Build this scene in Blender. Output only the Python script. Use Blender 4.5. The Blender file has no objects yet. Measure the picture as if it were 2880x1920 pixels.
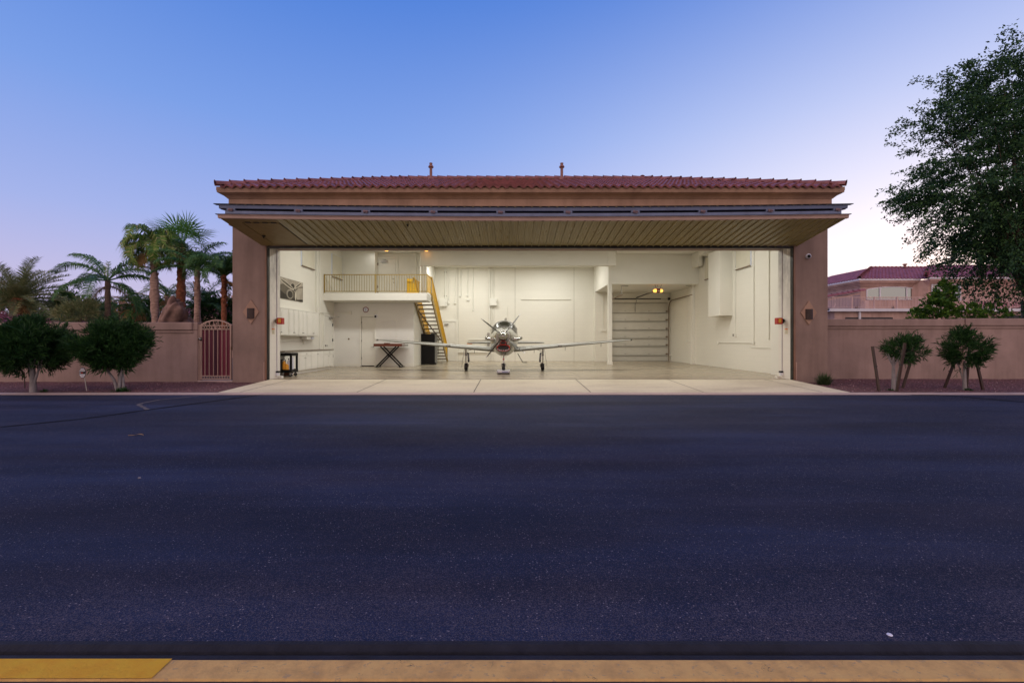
import bpy, math, random
import numpy as np
from mathutils import Vector, Matrix
random.seed(7); rng = np.random.default_rng(7)
S = bpy.context.scene; COL = S.collection
F = 1250.0; CZ = 1.22
def U(u, Y): return (u-1440.0)/F*Y
def V(v, Y): return CZ-(v-960.0)/F*Y
ORG = {}
# ------------------------------------------------------------------ materials
def nt(name):
    m = bpy.data.materials.new(name); m.use_nodes = True
    t = m.node_tree; b = t.nodes['Principled BSDF']
    return m, t, b
def nd(t, typ, **kw):
    n = t.nodes.new(typ)
    for k, v in kw.items():
        if k in n.inputs: n.inputs[k].default_value = v
        else: setattr(n, k, v)
    return n
def c4(c): return (c[0], c[1], c[2], 1.0)
def ramp(t, fac, stops):
    r = t.nodes.new('ShaderNodeValToRGB'); e = r.color_ramp.elements
    while len(e) < len(stops): e.new(0.5)
    for i, (p, c) in enumerate(stops):
        e[i].position = p; e[i].color = c4(c) if len(c) == 3 else c
    t.links.new(fac, r.inputs['Fac']); return r
def pos(t, scale=(1, 1, 1)):
    g = t.nodes.new('ShaderNodeNewGeometry')
    mp = t.nodes.new('ShaderNodeMapping'); mp.inputs['Scale'].default_value = scale
    t.links.new(g.outputs['Position'], mp.inputs['Vector']); return mp.outputs['Vector']
def noise(t, vec, scale, detail=4, rough=.55):
    n = nd(t, 'ShaderNodeTexNoise', Scale=scale, Detail=detail, Roughness=rough)
    t.links.new(vec, n.inputs['Vector']); return n.outputs['Fac']
def mixc(t, fac, a, b, mode='MIX'):
    m = t.nodes.new('ShaderNodeMix'); m.data_type = 'RGBA'; m.blend_type = mode
    for s, x in ((0, fac), (6, a), (7, b)):
        if isinstance(x, (int, float)): m.inputs[s].default_value = x
        elif isinstance(x, tuple): m.inputs[s].default_value = c4(x)
        else: t.links.new(x, m.inputs[s])
    return m.outputs[2]
def math_(t, op, a, b=None, clamp=False):
    m = t.nodes.new('ShaderNodeMath'); m.operation = op; m.use_clamp = clamp
    for i, x in enumerate((a, b)):
        if x is None: continue
        if isinstance(x, (int, float)): m.inputs[i].default_value = x
        else: t.links.new(x, m.inputs[i])
    return m.outputs[0]
def bump(t, b, h, strength, dist=.01):
    n = nd(t, 'ShaderNodeBump', Strength=strength, Distance=dist)
    t.links.new(h, n.inputs['Height']); t.links.new(n.outputs['Normal'], b.inputs['Normal'])
def M(name, col, rough=.6, metal=0.0, var=.12, vs=2.5, bmp=0.0, bs=60, spec=.5, stretch=(1, 1, 1), bd=.01):
    m, t, b = nt(name)
    b.inputs['Roughness'].default_value = rough; b.inputs['Metallic'].default_value = metal
    b.inputs['Specular IOR Level'].default_value = spec
    v = pos(t, stretch)
    if var:
        n = noise(t, v, vs, 6)
        lo = tuple(c*(1-var) for c in col); hi = tuple(min(.95, c*(1+var)) for c in col)
        r = ramp(t, n, [(.3, lo), (.7, hi)]); t.links.new(r.outputs[0], b.inputs['Base Color'])
        rr = ramp(t, noise(t, v, vs*3, 4), [(.3, (max(.02, rough-.08),)*3), (.7, (min(1, rough+.08),)*3)])
        t.links.new(rr.outputs[0], b.inputs['Roughness'])
    else: b.inputs['Base Color'].default_value = c4(col)
    if bmp: bump(t, b, noise(t, v, bs, 4), bmp, bd)
    return m
def stucco(name, col):
    m, t, b = nt(name); v = pos(t)
    b.inputs['Roughness'].default_value = .88
    n1 = noise(t, v, .9, 7, .6); n2 = noise(t, pos(t, (2.2, 2.2, .25)), 1.6, 5)
    r = ramp(t, n1, [(.3, tuple(c*.78 for c in col)), (.7, tuple(c*1.14 for c in col))])
    st = ramp(t, n2, [(.42, (1, 1, 1)), (.7, (.82, .81, .80))])
    c = mixc(t, 1.0, r.outputs[0], st.outputs[0], 'MULTIPLY')
    t.links.new(c, b.inputs['Base Color'])
    bump(t, b, noise(t, v, 90, 5, .7), .35, .006); return m
def cmu(name, plane, col=(.80, .78, .705), dirt=.0):
    m, t, b = nt(name); b.inputs['Roughness'].default_value = .55
    g = t.nodes.new('ShaderNodeNewGeometry'); sp = t.nodes.new('ShaderNodeSeparateXYZ'); cb = t.nodes.new('ShaderNodeCombineXYZ')
    t.links.new(g.outputs['Position'], sp.inputs[0])
    t.links.new(sp.outputs[1 if plane == 'x' else 0], cb.inputs[0]); t.links.new(sp.outputs[2], cb.inputs[1])
    br = t.nodes.new('ShaderNodeTexBrick')
    br.inputs['Scale'].default_value = 1; br.inputs['Brick Width'].default_value = .406; br.inputs['Row Height'].default_value = .203
    br.inputs['Mortar Size'].default_value = .008; br.inputs['Mortar Smooth'].default_value = .4
    br.inputs['Color1'].default_value = c4(col); br.inputs['Color2'].default_value = c4(tuple(c*.985 for c in col)); br.inputs['Mortar'].default_value = c4(tuple(c*.955 for c in col))
    t.links.new(cb.outputs[0], br.inputs['Vector'])
    c = br.outputs['Color']
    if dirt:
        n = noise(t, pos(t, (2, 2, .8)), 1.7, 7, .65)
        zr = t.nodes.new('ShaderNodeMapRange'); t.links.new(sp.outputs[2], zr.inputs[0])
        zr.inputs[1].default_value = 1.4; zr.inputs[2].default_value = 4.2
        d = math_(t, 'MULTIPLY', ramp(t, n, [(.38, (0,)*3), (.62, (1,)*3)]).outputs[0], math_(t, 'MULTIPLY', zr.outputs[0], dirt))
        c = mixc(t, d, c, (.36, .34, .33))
    t.links.new(c, b.inputs['Base Color'])
    h = math_(t, 'SUBTRACT', math_(t, 'MULTIPLY', noise(t, pos(t), 60, 3), .25), br.outputs['Fac'])
    bump(t, b, h, .28, .005); return m
def leafmat(name, cols, rough=.5, trans=.15):
    m, t, b = nt(name); g = t.nodes.new('ShaderNodeNewGeometry')
    n = len(cols); r = ramp(t, g.outputs['Random Per Island'], [(i/(n-1), c) for i, c in enumerate(cols)])
    t.links.new(r.outputs[0], b.inputs['Base Color']); b.inputs['Roughness'].default_value = rough
    b.inputs['Specular IOR Level'].default_value = .2
    if trans:
        tr = t.nodes.new('ShaderNodeBsdfTranslucent'); t.links.new(r.outputs[0], tr.inputs['Color'])
        mx = t.nodes.new('ShaderNodeMixShader'); mx.inputs[0].default_value = trans
        t.links.new(b.outputs[0], mx.inputs[1]); t.links.new(tr.outputs[0], mx.inputs[2])
        t.links.new(mx.outputs[0], t.nodes['Material Output'].inputs['Surface'])
    return m
def emit(name, col, st):
    m, t, b = nt(name); b.inputs['Base Color'].default_value = c4(col)
    b.inputs['Emission Color'].default_value = c4(col); b.inputs['Emission Strength'].default_value = st; return m
def asphalt(name, base, speck):
    m, t, b = nt(name); v = pos(t)
    big = noise(t, pos(t, (.22, 1.0, 1)), .9, 7, .6); fine = noise(t, v, 160, 3, .7)
    r = ramp(t, big, [(.30, tuple(c*.60 for c in base)), (.5, base), (.70, tuple(c*1.6 for c in base))])
    f = ramp(t, fine, [(.35, (.55,)*3), (.65, (1.45,)*3)])
    c = mixc(t, 1.0, r.outputs[0], f.outputs[0], 'MULTIPLY')
    vo = nd(t, 'ShaderNodeTexVoronoi', Scale=105.0); t.links.new(v, vo.inputs['Vector'])
    wn = t.nodes.new('ShaderNodeTexWhiteNoise'); t.links.new(vo.outputs['Position'], wn.inputs['Vector'])
    patch = ramp(t, noise(t, v, 3.0, 5), [(.35, (.992,)*3), (.7, (.955,)*3)])
    pick = math_(t, 'GREATER_THAN', wn.outputs['Value'], patch.outputs[0])
    near = math_(t, 'LESS_THAN', vo.outputs['Distance'], .42)
    c = mixc(t, math_(t, 'MULTIPLY', math_(t, 'MULTIPLY', pick, near), speck), c, (.27, .235, .26))
    v2 = nd(t, 'ShaderNodeTexVoronoi', Scale=240.0); t.links.new(v, v2.inputs['Vector'])
    w2 = t.nodes.new('ShaderNodeTexWhiteNoise'); t.links.new(v2.outputs['Position'], w2.inputs['Vector'])
    p2 = ramp(t, noise(t, pos(t, (.7, 1, 1)), 1.6, 6, .65), [(.32, (.97,)*3), (.70, (.82,)*3)])
    g_ = t.nodes.new('ShaderNodeNewGeometry'); s_ = t.nodes.new('ShaderNodeSeparateXYZ'); t.links.new(g_.outputs['Position'], s_.inputs[0])
    er = ramp(t, math_(t, 'MULTIPLY', s_.outputs[1], .2), [(.40, (.22,)*3), (.47, (.16,)*3), (.56, (0,)*3)])   # ravelled edge along the gutter
    th_ = math_(t, 'SUBTRACT', p2.outputs[0], math_(t, 'MULTIPLY', er.outputs[0], ramp(t, noise(t, v, 2.2, 5), [(.3, (.2,)*3), (.65, (1.5,)*3)]).outputs[0]))
    c = mixc(t, math_(t, 'MULTIPLY', math_(t, 'GREATER_THAN', w2.outputs['Value'], th_), .6), c, (.135, .11, .13))
    # rust-coloured aggregate in wide worn bands
    wb = ramp(t, noise(t, pos(t, (.25, 1.3, 1)), 1.2, 4), [(.45, (0,)*3), (.7, (1,)*3)])
    c = mixc(t, math_(t, 'MULTIPLY', wb.outputs[0], .14), c, (.075, .055, .066))
    tk = ramp(t, noise(t, pos(t, (.07, 1.7, 1)), 1.0, 5, .7), [(.36, (.87,)*3), (.5, (1,)*3), (.62, (1.17,)*3)])
    c = mixc(t, 1.0, c, tk.outputs[0], 'MULTIPLY')
    t.links.new(c, b.inputs['Base Color'])
    b.inputs['Roughness'].default_value = .82; b.inputs['Specular IOR Level'].default_value = .16
    h = math_(t, 'ADD', fine, math_(t, 'MULTIPLY', vo.outputs['Distance'], .8)); bump(t, b, h, .8, .006); return m
def concrete(name, col, stain, rough=.7, streak=(1, 1, 1), ns=1.3):
    m, t, b = nt(name); v = pos(t, streak)
    n = noise(t, v, ns, 8, .62); n2 = noise(t, pos(t), 14, 5)
    r = ramp(t, n, [(.3, stain), (.52, col), (.75, tuple(c*1.1 for c in col))])
    f = ramp(t, n2, [(.3, (.92,)*3), (.7, (1.05,)*3)])
    t.links.new(mixc(t, 1.0, r.outputs[0], f.outputs[0], 'MULTIPLY'), b.inputs['Base Color'])
    rr = ramp(t, n, [(.3, (rough*.8,)*3), (.7, (rough,)*3)]); t.links.new(rr.outputs[0], b.inputs['Roughness'])
    bump(t, b, noise(t, pos(t), 70, 4), .15, .004); return m
def gravelmat(name):
    m, t, b = nt(name); v = pos(t)
    vo = nd(t, 'ShaderNodeTexVoronoi', Scale=36.0); t.links.new(v, vo.inputs['Vector'])
    wn = t.nodes.new('ShaderNodeTexWhiteNoise'); t.links.new(vo.outputs['Position'], wn.inputs['Vector'])
    r = ramp(t, wn.outputs['Value'], [(0, (.10, .038, .047)), (.5, (.18, .068, .08)), (.9, (.26, .12, .125)), (1, (.45, .31, .32))])
    d = ramp(t, vo.outputs['Distance'], [(.25, (1,)*3), (.75, (.4,)*3)])
    t.links.new(mixc(t, 1.0, r.outputs[0], d.outputs[0], 'MULTIPLY'), b.inputs['Base Color'])
    b.inputs['Roughness'].default_value = .9
    bump(t, b, math_(t, 'MULTIPLY', vo.outputs['Distance'], -1.0), 1.0, .03); return m
def wood(name, c1, c2, axis_scale=(20, 20, 1.2), rough=.5):
    m, t, b = nt(name); n = noise(t, pos(t, axis_scale), 1.5, 6, .6)
    r = ramp(t, n, [(.3, c1), (.7, c2)]); t.links.new(r.outputs[0], b.inputs['Base Color']); b.inputs['Roughness'].default_value = rough
    bump(t, b, n, .2, .004); return m

STUC = stucco('stucco_tan_pink', (.290, .208, .180))
STUC2 = stucco('stucco_trim', (.395, .258, .195))
STUCW = stucco('stucco_garden_wall', (.345, .25, .224))
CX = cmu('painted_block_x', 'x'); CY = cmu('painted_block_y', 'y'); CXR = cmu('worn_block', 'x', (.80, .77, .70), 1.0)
PLAST = M('white_plaster', (.80, .785, .72), .6, var=.03, vs=.7)
PLASTG = M('cool_white_plaster', (.79, .785, .75), .6, var=.03, vs=.7)
WHITE = M('white_paint', (.80, .79, .73), .4, var=.03)
WHITEM = M('white_metal', (.74, .73, .69), .35, var=.05)
FLOORM = concrete('sealed_concrete', (.37, .315, .232), (.25, .21, .155), .28, (.35, 1.5, 1), 1.1)
APRM = concrete('apron_concrete', (.68, .625, .47), (.53, .47, .34), .8, (.5, 1.2, 1), .9)
KERBM = concrete('kerb_concrete', (.50, .39, .36), (.40, .31, .29), .85)
def kerbmat(name, col, stain, worn, wear):
    m, t, b = nt(name); v = pos(t); b.inputs['Roughness'].default_value = .85
    r = ramp(t, noise(t, v, 11, 8, .65), [(.30, stain), (.55, col), (.8, tuple(min(.95, c*1.12) for c in col))])
    w = ramp(t, noise(t, pos(t, (1, 1.6, 1)), 26, 6, .7), [(wear, (0,)*3), (wear+.05, (1,)*3)])
    c = mixc(t, w.outputs[0], r.outputs[0], worn)
    g = noise(t, v, 9, 4); vo = t.nodes.new('ShaderNodeTexVoronoi'); vo.feature = 'DISTANCE_TO_EDGE'; vo.inputs['Scale'].default_value = 5.5
    ad = t.nodes.new('ShaderNodeVectorMath'); ad.operation = 'ADD'; nn = nd(t, 'ShaderNodeTexNoise', Scale=14.0, Detail=5.0); t.links.new(v, nn.inputs['Vector'])
    sc = t.nodes.new('ShaderNodeVectorMath'); sc.operation = 'SCALE'; sc.inputs['Scale'].default_value = .16; t.links.new(nn.outputs['Color'], sc.inputs[0]); t.links.new(v, ad.inputs[0]); t.links.new(sc.outputs[0], ad.inputs[1]); t.links.new(ad.outputs[0], vo.inputs['Vector'])
    crk = math_(t, 'MULTIPLY', math_(t, 'LESS_THAN', vo.outputs['Distance'], .005), ramp(t, g, [(.60, (0,)*3), (.66, (1,)*3)]).outputs[0])
    c = mixc(t, crk, c, (.30, .18, .10)); t.links.new(c, b.inputs['Base Color'])
    bump(t, b, math_(t, 'SUBTRACT', noise(t, v, 45, 7, .8), math_(t, 'MULTIPLY', crk, 1.5)), .9, .018); return m
NKERB = kerbmat('near_kerb_concrete', (.90, .56, .19), (.66, .39, .14), (.64, .42, .20), .58)
YPAINT = kerbmat('yellow_kerb_paint', (.95, .53, .03), (.92, .44, .02), (.80, .44, .08), .66)
ASPH = asphalt('asphalt', (.0155, .0240, .057), .95)
SEAL = M('tar_sealant', (.004, .005, .010), .85, var=.3, vs=8, spec=.12)
GUTT = M('smooth_asphalt_edge', (.009, .010, .020), .8, var=.4, vs=5, bmp=.6, bs=80)
GRAV = gravelmat('red_gravel')
SOIL = M('garden_soil', (.13, .09, .07), .95, var=.4, vs=2, bmp=.5, bs=20)
TILE = M('clay_tile', (.245, .092, .098), .55, var=.42, vs=4, bmp=.2, bs=30)
TILEH = M('house_clay_tile', (.27, .095, .125), .6, var=.3, vs=2)
YEL = M('yellow_paint', (.80, .47, .015), .4, var=.1)
YELD = M('ochre_steel', (.33, .225, .05), .5, var=.15)
STEEL_BR = M('brown_steel', (.16, .10, .055), .5, var=.2, vs=8)
BRJ = M('brown_jamb', (.22, .12, .08), .5, var=.15)
BLACK = M('black_rubber', (.012, .012, .013), .5, var=.2)
BLKM = M('black_metal', (.006, .006, .007), .45, var=.1, spec=.2)
BLUEG = M('grey_blue_steel', (.12, .155, .27), .4, metal=.2, var=.15, vs=4)
RIBM = M('beige_ribbed_metal', (.265, .21, .082), .33, var=.12, vs=1.5, spec=.6, stretch=(3, .3, 1))
RIBP = M('beige_flat_panel', (.24, .17, .06), .5, var=.08)
PINKT = M('pink_beige_trim', (.42, .29, .25), .5, var=.1)
GREYM = M('grey_metal', (.35, .34, .32), .4, metal=.6, var=.1)
GALV = M('galvanised_steel', (.45, .45, .44), .45, metal=.7, var=.15)
CHROME = M('chrome', (.42, .415, .39), .14, metal=1, var=0)
ALU = M('polished_aluminium', (.38, .38, .355), .2, metal=.85, var=.0, vs=3)
ALUW = M('painted_silver_wing', (.245, .245, .22), .34, metal=.25, var=.0, vs=2, spec=.6)
DKGLASS = M('tinted_glass', (.018, .018, .012), .12, var=0, spec=.06)
REDP = M('red_paint', (.42, .022, .016), .4, var=.1)
ORANGE = M('orange_paint', (.8, .2, .02), .5, var=.05)
YLAB = M('yellow_label', (.75, .48, .04), .5, var=.05)
BRONZE = M('dark_bronze', (.035, .02, .018), .45, metal=.3, var=.3, vs=10)
PALEBL = M('pale_blue_white', (.72, .74, .82), .4, var=.05)
SIGNW = M('sign_white', (.75, .78, .9), .4, var=.03)
COUNT = M('grey_laminate', (.22, .19, .15), .35, var=.2, vs=15)
BLIND = M('woven_blind', (.68, .65, .54), .8, var=.04, bmp=.2, bs=120)
WINF = M('window_daylight', (.75, .8, .95), .3, var=0)
TBL = wood('red_brown_wood', (.07, .014, .007), (.17, .038, .015), (1.5, 20, 20), .35)
GATEW = [wood('red_stained_board_%d' % i, c, tuple(x*1.6 for x in c), (25, 25, 1.0), .6) for i, c in enumerate([(.115, .016, .036), (.075, .010, .026), (.038, .007, .020), (.14, .018, .04)])]
STAKE = wood('weathered_stake', (.022, .012, .010), (.06, .028, .018))
BARKW = M('whitewashed_bark', (.24, .22, .225), .8, var=.2, vs=9, bmp=.6, bs=25)
BARK = M('grey_brown_bark', (.16, .115, .09), .9, var=.35, vs=10, bmp=.8, bs=25)
PALMB = M('palm_bark', (.40, .27, .225), .9, var=.4, vs=7, bmp=1, bs=16, stretch=(1, 1, 2.5))
PALMR = M('red_fibre_bark', (.26, .095, .05), .95, var=.55, vs=11, bmp=1, bs=18)
ROCK = M('brown_boulder', (.22, .14, .115), .9, var=.5, vs=3, bmp=.9, bs=6, bd=.05)
OLE = leafmat('oleander_leaves', [(.010, .036, .012), (.018, .060, .018), (.030, .085, .022), (.048, .125, .026)], .45)
TREEL = leafmat('tree_leaves', [(.016, .048, .026), (.028, .080, .036), (.045, .115, .040), (.09, .19, .05)], .5, .2)
CITR = leafmat('citrus_leaves', [(.035, .11, .022), (.07, .17, .03), (.15, .28, .035)], .4, .25)
PALML = leafmat('queen_palm_leaves', [(.035, .11, .04), (.07, .19, .055), (.14, .25, .07)], .4)
PALMY = leafmat('yellow_green_palm_leaves', [(.06, .18, .04), (.12, .28, .05), (.24, .36, .08), (.48, .46, .2)], .4)
DATEL = leafmat('date_palm_leaves', [(.13, .19, .09), (.22, .27, .12), (.35, .33, .16)], .5)
FANL = leafmat('fan_palm_leaves', [(.06, .20, .04), (.11, .28, .05), (.19, .35, .08)], .4)
DRYL = leafmat('dry_leaves', [(.26, .16, .07), (.42, .27, .12), (.20, .15, .07)], .8)
SHRL = leafmat('shrub_leaves', [(.03, .09, .025), (.06, .15, .04), (.11, .20, .05)], .5)
TUFT = leafmat('tuft_leaves', [(.03, .06, .025), (.06, .10, .04), (.10, .13, .06)], .6)

# ------------------------------------------------------------------ mesh helpers
class MB:
    def __init__(s): s.v = []; s.f = []; s.m = []
    def add(s, vs, fs, mi=0):
        o = len(s.v); s.v.extend([tuple(p) for p in vs])
        for f in fs: s.f.append(tuple(i+o for i in f)); s.m.append(mi)
        return s
    def box(s, x0, x1, y0, y1, z0, z1, mi=0):
        if x0 > x1: x0, x1 = x1, x0
        if y0 > y1: y0, y1 = y1, y0
        if z0 > z1: z0, z1 = z1, z0
        return s.add([(x0, y0, z0), (x1, y0, z0), (x1, y1, z0), (x0, y1, z0), (x0, y0, z1), (x1, y0, z1), (x1, y1, z1), (x0, y1, z1)],
                     [(0, 3, 2, 1), (4, 5, 6, 7), (0, 1, 5, 4), (1, 2, 6, 5), (2, 3, 7, 6), (3, 0, 4, 7)], mi)
    def bar(s, p0, p1, w, h, up=(0, 0, 1), mi=0):
        p0 = Vector(p0); p1 = Vector(p1); d = (p1-p0).normalized(); up = Vector(up)
        r = d.cross(up)
        if r.length < 1e-4: r = d.cross(Vector((0, 1, 0)))
        r.normalize(); n = r.cross(d)
        vs = [p+a*r*w/2+b*n*h/2 for p in (p0, p1) for a, b in ((-1, -1), (1, -1), (1, 1), (-1, 1))]
        return s.add(vs, [(0, 3, 2, 1), (4, 5, 6, 7), (0, 1, 5, 4), (1, 2, 6, 5), (2, 3, 7, 6), (3, 0, 4, 7)], mi)
    def tube(s, pts, r, n=8, mi=0, caps=True):
        pts = [Vector(p) for p in pts]; k = len(pts)
        rs = r if isinstance(r, (list, tuple)) else [r]*k
        vs = []; fs = []; ref = None
        for i, p in enumerate(pts):
            d = (pts[min(i+1, k-1)]-pts[max(i-1, 0)]).normalized()
            if ref is None: ref = d.cross(Vector((0, 0, 1)) if abs(d.z) < .9 else Vector((1, 0, 0))).normalized()
            a = (ref-d*ref.dot(d)).normalized(); b = d.cross(a); ref = a
            for j in range(n):
                t = 2*math.pi*j/n; vs.append(p+(a*math.cos(t)+b*math.sin(t))*rs[i])
        for i in range(k-1):
            for j in range(n): fs.append((i*n+j, i*n+(j+1) % n, (i+1)*n+(j+1) % n, (i+1)*n+j))
        if caps: fs.append(tuple(range(n-1, -1, -1))); fs.append(tuple((k-1)*n+j for j in range(n)))
        return s.add(vs, fs, mi)
    def lathe(s, prof, org, axis=(0, 0, 1), n=24, a0=0, a1=2*math.pi, mi=0):
        ax = Vector(axis).normalized(); e1 = ax.cross(Vector((1, 0, 0)) if abs(ax.x) < .9 else Vector((0, 1, 0))).normalized(); e2 = ax.cross(e1)
        full = abs(a1-a0-2*math.pi) < 1e-6; m = n if full else n+1; org = Vector(org); vs = []; fs = []
        for r, h in prof:
            for j in range(m):
                t = a0+(a1-a0)*j/n; vs.append(org+ax*h+(e1*math.cos(t)+e2*math.sin(t))*r)
        for i in range(len(prof)-1):
            for j in range(n):
                q = (j+1) % m if full else j+1; fs.append((i*m+j, i*m+q, (i+1)*m+q, (i+1)*m+j))
        return s.add(vs, fs, mi)
    def prism(s, poly, vec, mi=0):
        n = len(poly); vec = Vector(vec); vs = [Vector(p) for p in poly]+[Vector(p)+vec for p in poly]
        fs = [tuple(range(n-1, -1, -1)), tuple(range(n, 2*n))]+[(i, (i+1) % n, n+(i+1) % n, n+i) for i in range(n)]
        return s.add(vs, fs, mi)
    def grid(s, fn, nu, nv, mi=0, flip=False):
        vs = [fn(i/nu, j/nv) for i in range(nu+1) for j in range(nv+1)]; w = nv+1
        fs = [(i*w+j, (i+1)*w+j, (i+1)*w+j+1, i*w+j+1) for i in range(nu) for j in range(nv)]
        if flip: fs = [f[::-1] for f in fs]
        return s.add(vs, fs, mi)
    def build(s, name, mat, parent=None, smooth=None, bevel=0.0, org=None):
        return mesh_obj(name, s.v, s.f, mat, parent, smooth, bevel, s.m, org)
def mesh_obj(name, v, f, mat, parent=None, smooth=None, bevel=0.0, mi=None, org=None):
    me = bpy.data.meshes.new(name)
    o = bpy.data.objects.new(name, me)
    if parent is not None: L = ORG[parent.name]
    elif org is not None: L = Vector(org)
    else: L = Vector((0, 0, 0))
    vv = np.asarray([tuple(p) for p in v] if not isinstance(v, np.ndarray) else v, dtype=np.float64)-np.array(L)
    me.from_pydata(vv.tolist(), [], f if isinstance(f, list) else f.tolist())
    for m in (mat if isinstance(mat, (list, tuple)) else [mat]): me.materials.append(m)
    if mi is not None and any(mi): me.polygons.foreach_set('material_index', mi)
    if smooth:
        me.polygons.foreach_set('use_smooth', [True]*len(me.polygons))
        if smooth is not True: me.set_sharp_from_angle(angle=math.radians(smooth))
    me.update(); COL.objects.link(o)
    ORG[o.name] = L.copy()
    if parent is not None: o.parent = parent
    else: o.location = L
    if bevel:
        b = o.modifiers.new('bevel', 'BEVEL'); b.width = bevel; b.segments = 2; b.limit_method = 'ANGLE'; b.angle_limit = math.radians(40)
    return o
def tag(o, label=None, cat=None, group=None, kind=None):
    for k, v in (('label', label), ('category', cat), ('group', group), ('kind', kind)):
        if v: o[k] = v
    return o
def thing(name, loc, label, cat, group=None):
    o = bpy.data.objects.new(name, None); COL.objects.link(o); o.location = loc; o.empty_display_size = .2
    ORG[o.name] = Vector(loc); return tag(o, label, cat, group)
def dup(root, loc, label=None, group=None, rz=0.0, mir=False):
    def cp(o, par):
        c = o.copy(); COL.objects.link(c); c.parent = par
        for ch in list(o.children): cp(ch, c)
        return c
    r = cp(root, None); r.location = loc; r.rotation_euler.z = root.rotation_euler.z+rz
    ORG[r.name] = Vector(loc)
    if label: r['label'] = label
    if group: r['group'] = group
    return r
LE = (176, 130, 12, 3)
# ------------------------------------------------------------------ the setting
RZ = -.12; YF = 14.32; YK = 11.17
def struct(name, mb, mat, **k): return tag(mb.build(name, mat, **k), kind='structure')
struct('ground', MB().add([(-400, -300, -.32), (400, -300, -.32), (400, 700, -.32), (-400, 700, -.32)], [(0, 1, 2, 3)]), SOIL)
struct('garden_ground', MB().add([(-120, 14.5, -.13), (-8.9, 14.5, -.13), (-8.9, 140, -.13), (-120, 140, -.13)], [(0, 1, 2, 3)]).add([(10.05, 15.6, -.13), (140, 15.6, -.13), (140, 140, -.13), (10.05, 140, -.13)], [(0, 1, 2, 3)]), SOIL)
def roadz(x, y): return RZ-.015*math.exp(-((y-2.05)/.12)**2)
struct('road', MB().grid(lambda a, b: (-60+120*a, 1.985+(YK-1.985)*b, RZ), 4, 4), ASPH)
# gutter: a shallow dark trough along the near kerb
gp = [(1.985, RZ+.004), (1.96, RZ+.006), (1.938, RZ-.010), (1.926, RZ-.035), (1.914, RZ-.010), (1.895, RZ+.0), (1.862, RZ-.002)]
gm = MB(); gm.add([(x, y, z) for y, z in gp for x in (-60, 60)], [(2*i, 2*i+1, 2*i+3, 2*i+2) for i in range(len(gp)-1)])
struct('gutter', gm, GUTT)
nk = MB().prism([(-60, 1.862, RZ-.05), (-60, 1.862, RZ+.004), (-60, 1.855, RZ+.012), (-60, 1.752, RZ+.012), (-60, 1.745, RZ+.004), (-60, 1.745, RZ-.05)], (120, 0, 0))
nko = struct('kerb', nk, NKERB)
yp = MB().grid(lambda a, b: (-60+(60-1.42)*a, 1.858-.108*b, RZ+.016), 1, 8)
struct('kerb_paint', yp, YPAINT)
struct('near_verge', MB().add([(-60, -60, RZ-.03), (60, -60, RZ-.03), (60, 1.745, RZ+.006), (-60, 1.745, RZ+.006)], [(0, 1, 2, 3)]), GUTT)
# far kerb ribbon
struct('kerb', MB().box(-60, 60, YK, YK+.42, RZ-.1, RZ+.012), KERBM)
# apron
ap = MB(); X0, X1 = -7.76, 8.92
ap.add([(X0+.1, YK+.42, RZ+.016), (X1-.1, YK+.42, RZ+.016), (X1+.02, YF-.02, 0), (X0-.02, YF-.02, 0), (X0+.1, YK+.42, -.3), (X1-.1, YK+.42, -.3), (X1+.02, YF-.02, -.3), (X0-.02, YF-.02, -.3)],
       [(0, 1, 2, 3), (0, 4, 5, 1), (1, 5, 6, 2), (3, 7, 4, 0)])
apron = struct('apron', ap, APRM)
jt = MB()
for x in (-7.1, -4.05, -1.0, 2.05, 5.0, 8.1):
    jt.add([(x-.011, YK+.43, RZ+.0205), (x+.011, YK+.43, RZ+.0205), (x+.011, YF-.03, .0042), (x-.011, YF-.03, .0042)], [(0, 1, 2, 3)])
jt.add([(X0, YF-.035, .0042), (X1, YF-.035, .0042), (X1, YF+.0, .0042), (X0, YF+.0, .0042)], [(0, 1, 2, 3)])
struct('apron_joint', jt, M('joint_filler', (.10, .085, .07), .9, var=.2))
struct('floor', MB().box(-8.7, 9.87, YF+.002, 27.75, -.2, 0), FLOORM)
def gbed(x0, x1, y1):
    return MB().grid(lambda a, b: (x0+(x1-x0)*a, YK+.41+(y1-YK-.41)*b, RZ+.014+.022*b+.012*math.sin(a*173+b*7)*math.sin(a*61+4*b)*b), 160, 8)
struct('gravel', gbed(-40, X0+.06, 14.6), GRAV); struct('gravel', gbed(X1-.06, 45, 15.7), GRAV)
# loose stones on the gravel: uncountable
def stones():
    v = []; f = []
    for k in range(4200):
        if k % 2: x = random.uniform(-17.5, -7.9); y = random.uniform(11.6, 14.3)
        else: x = random.uniform(9.05, 18.2); y = random.uniform(11.6, 15.4)
        r = random.uniform(.010, .026); z = RZ+.014+.022*(y-11.58)/3.2
        o = len(v); a = random.random()*6.28
        for i in range(5): v.append((x+r*math.cos(a+i*1.256)*random.uniform(.7, 1.1), y+r*math.sin(a+i*1.256)*random.uniform(.7, 1.1), z-.004))
        v.append((x, y, z+r*random.uniform(.5, .9)))
        for i in range(5): f.append((o+i, o+(i+1) % 5, o+5))
    return v, f
m_, t_, b_ = nt('red_stone'); g_ = t_.nodes.new('ShaderNodeNewGeometry')
r_ = ramp(t_, g_.outputs['Random Per Island'], [(0, (.10, .038, .047)), (.5, (.185, .07, .082)), (.93, (.26, .12, .13)), (1, (.42, .3, .3))]); t_.links.new(r_.outputs[0], b_.inputs['Base Color'])
sv, sf = stones(); tag(mesh_obj('gravel_stones', sv, sf, m_), kind='stuff')
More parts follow.
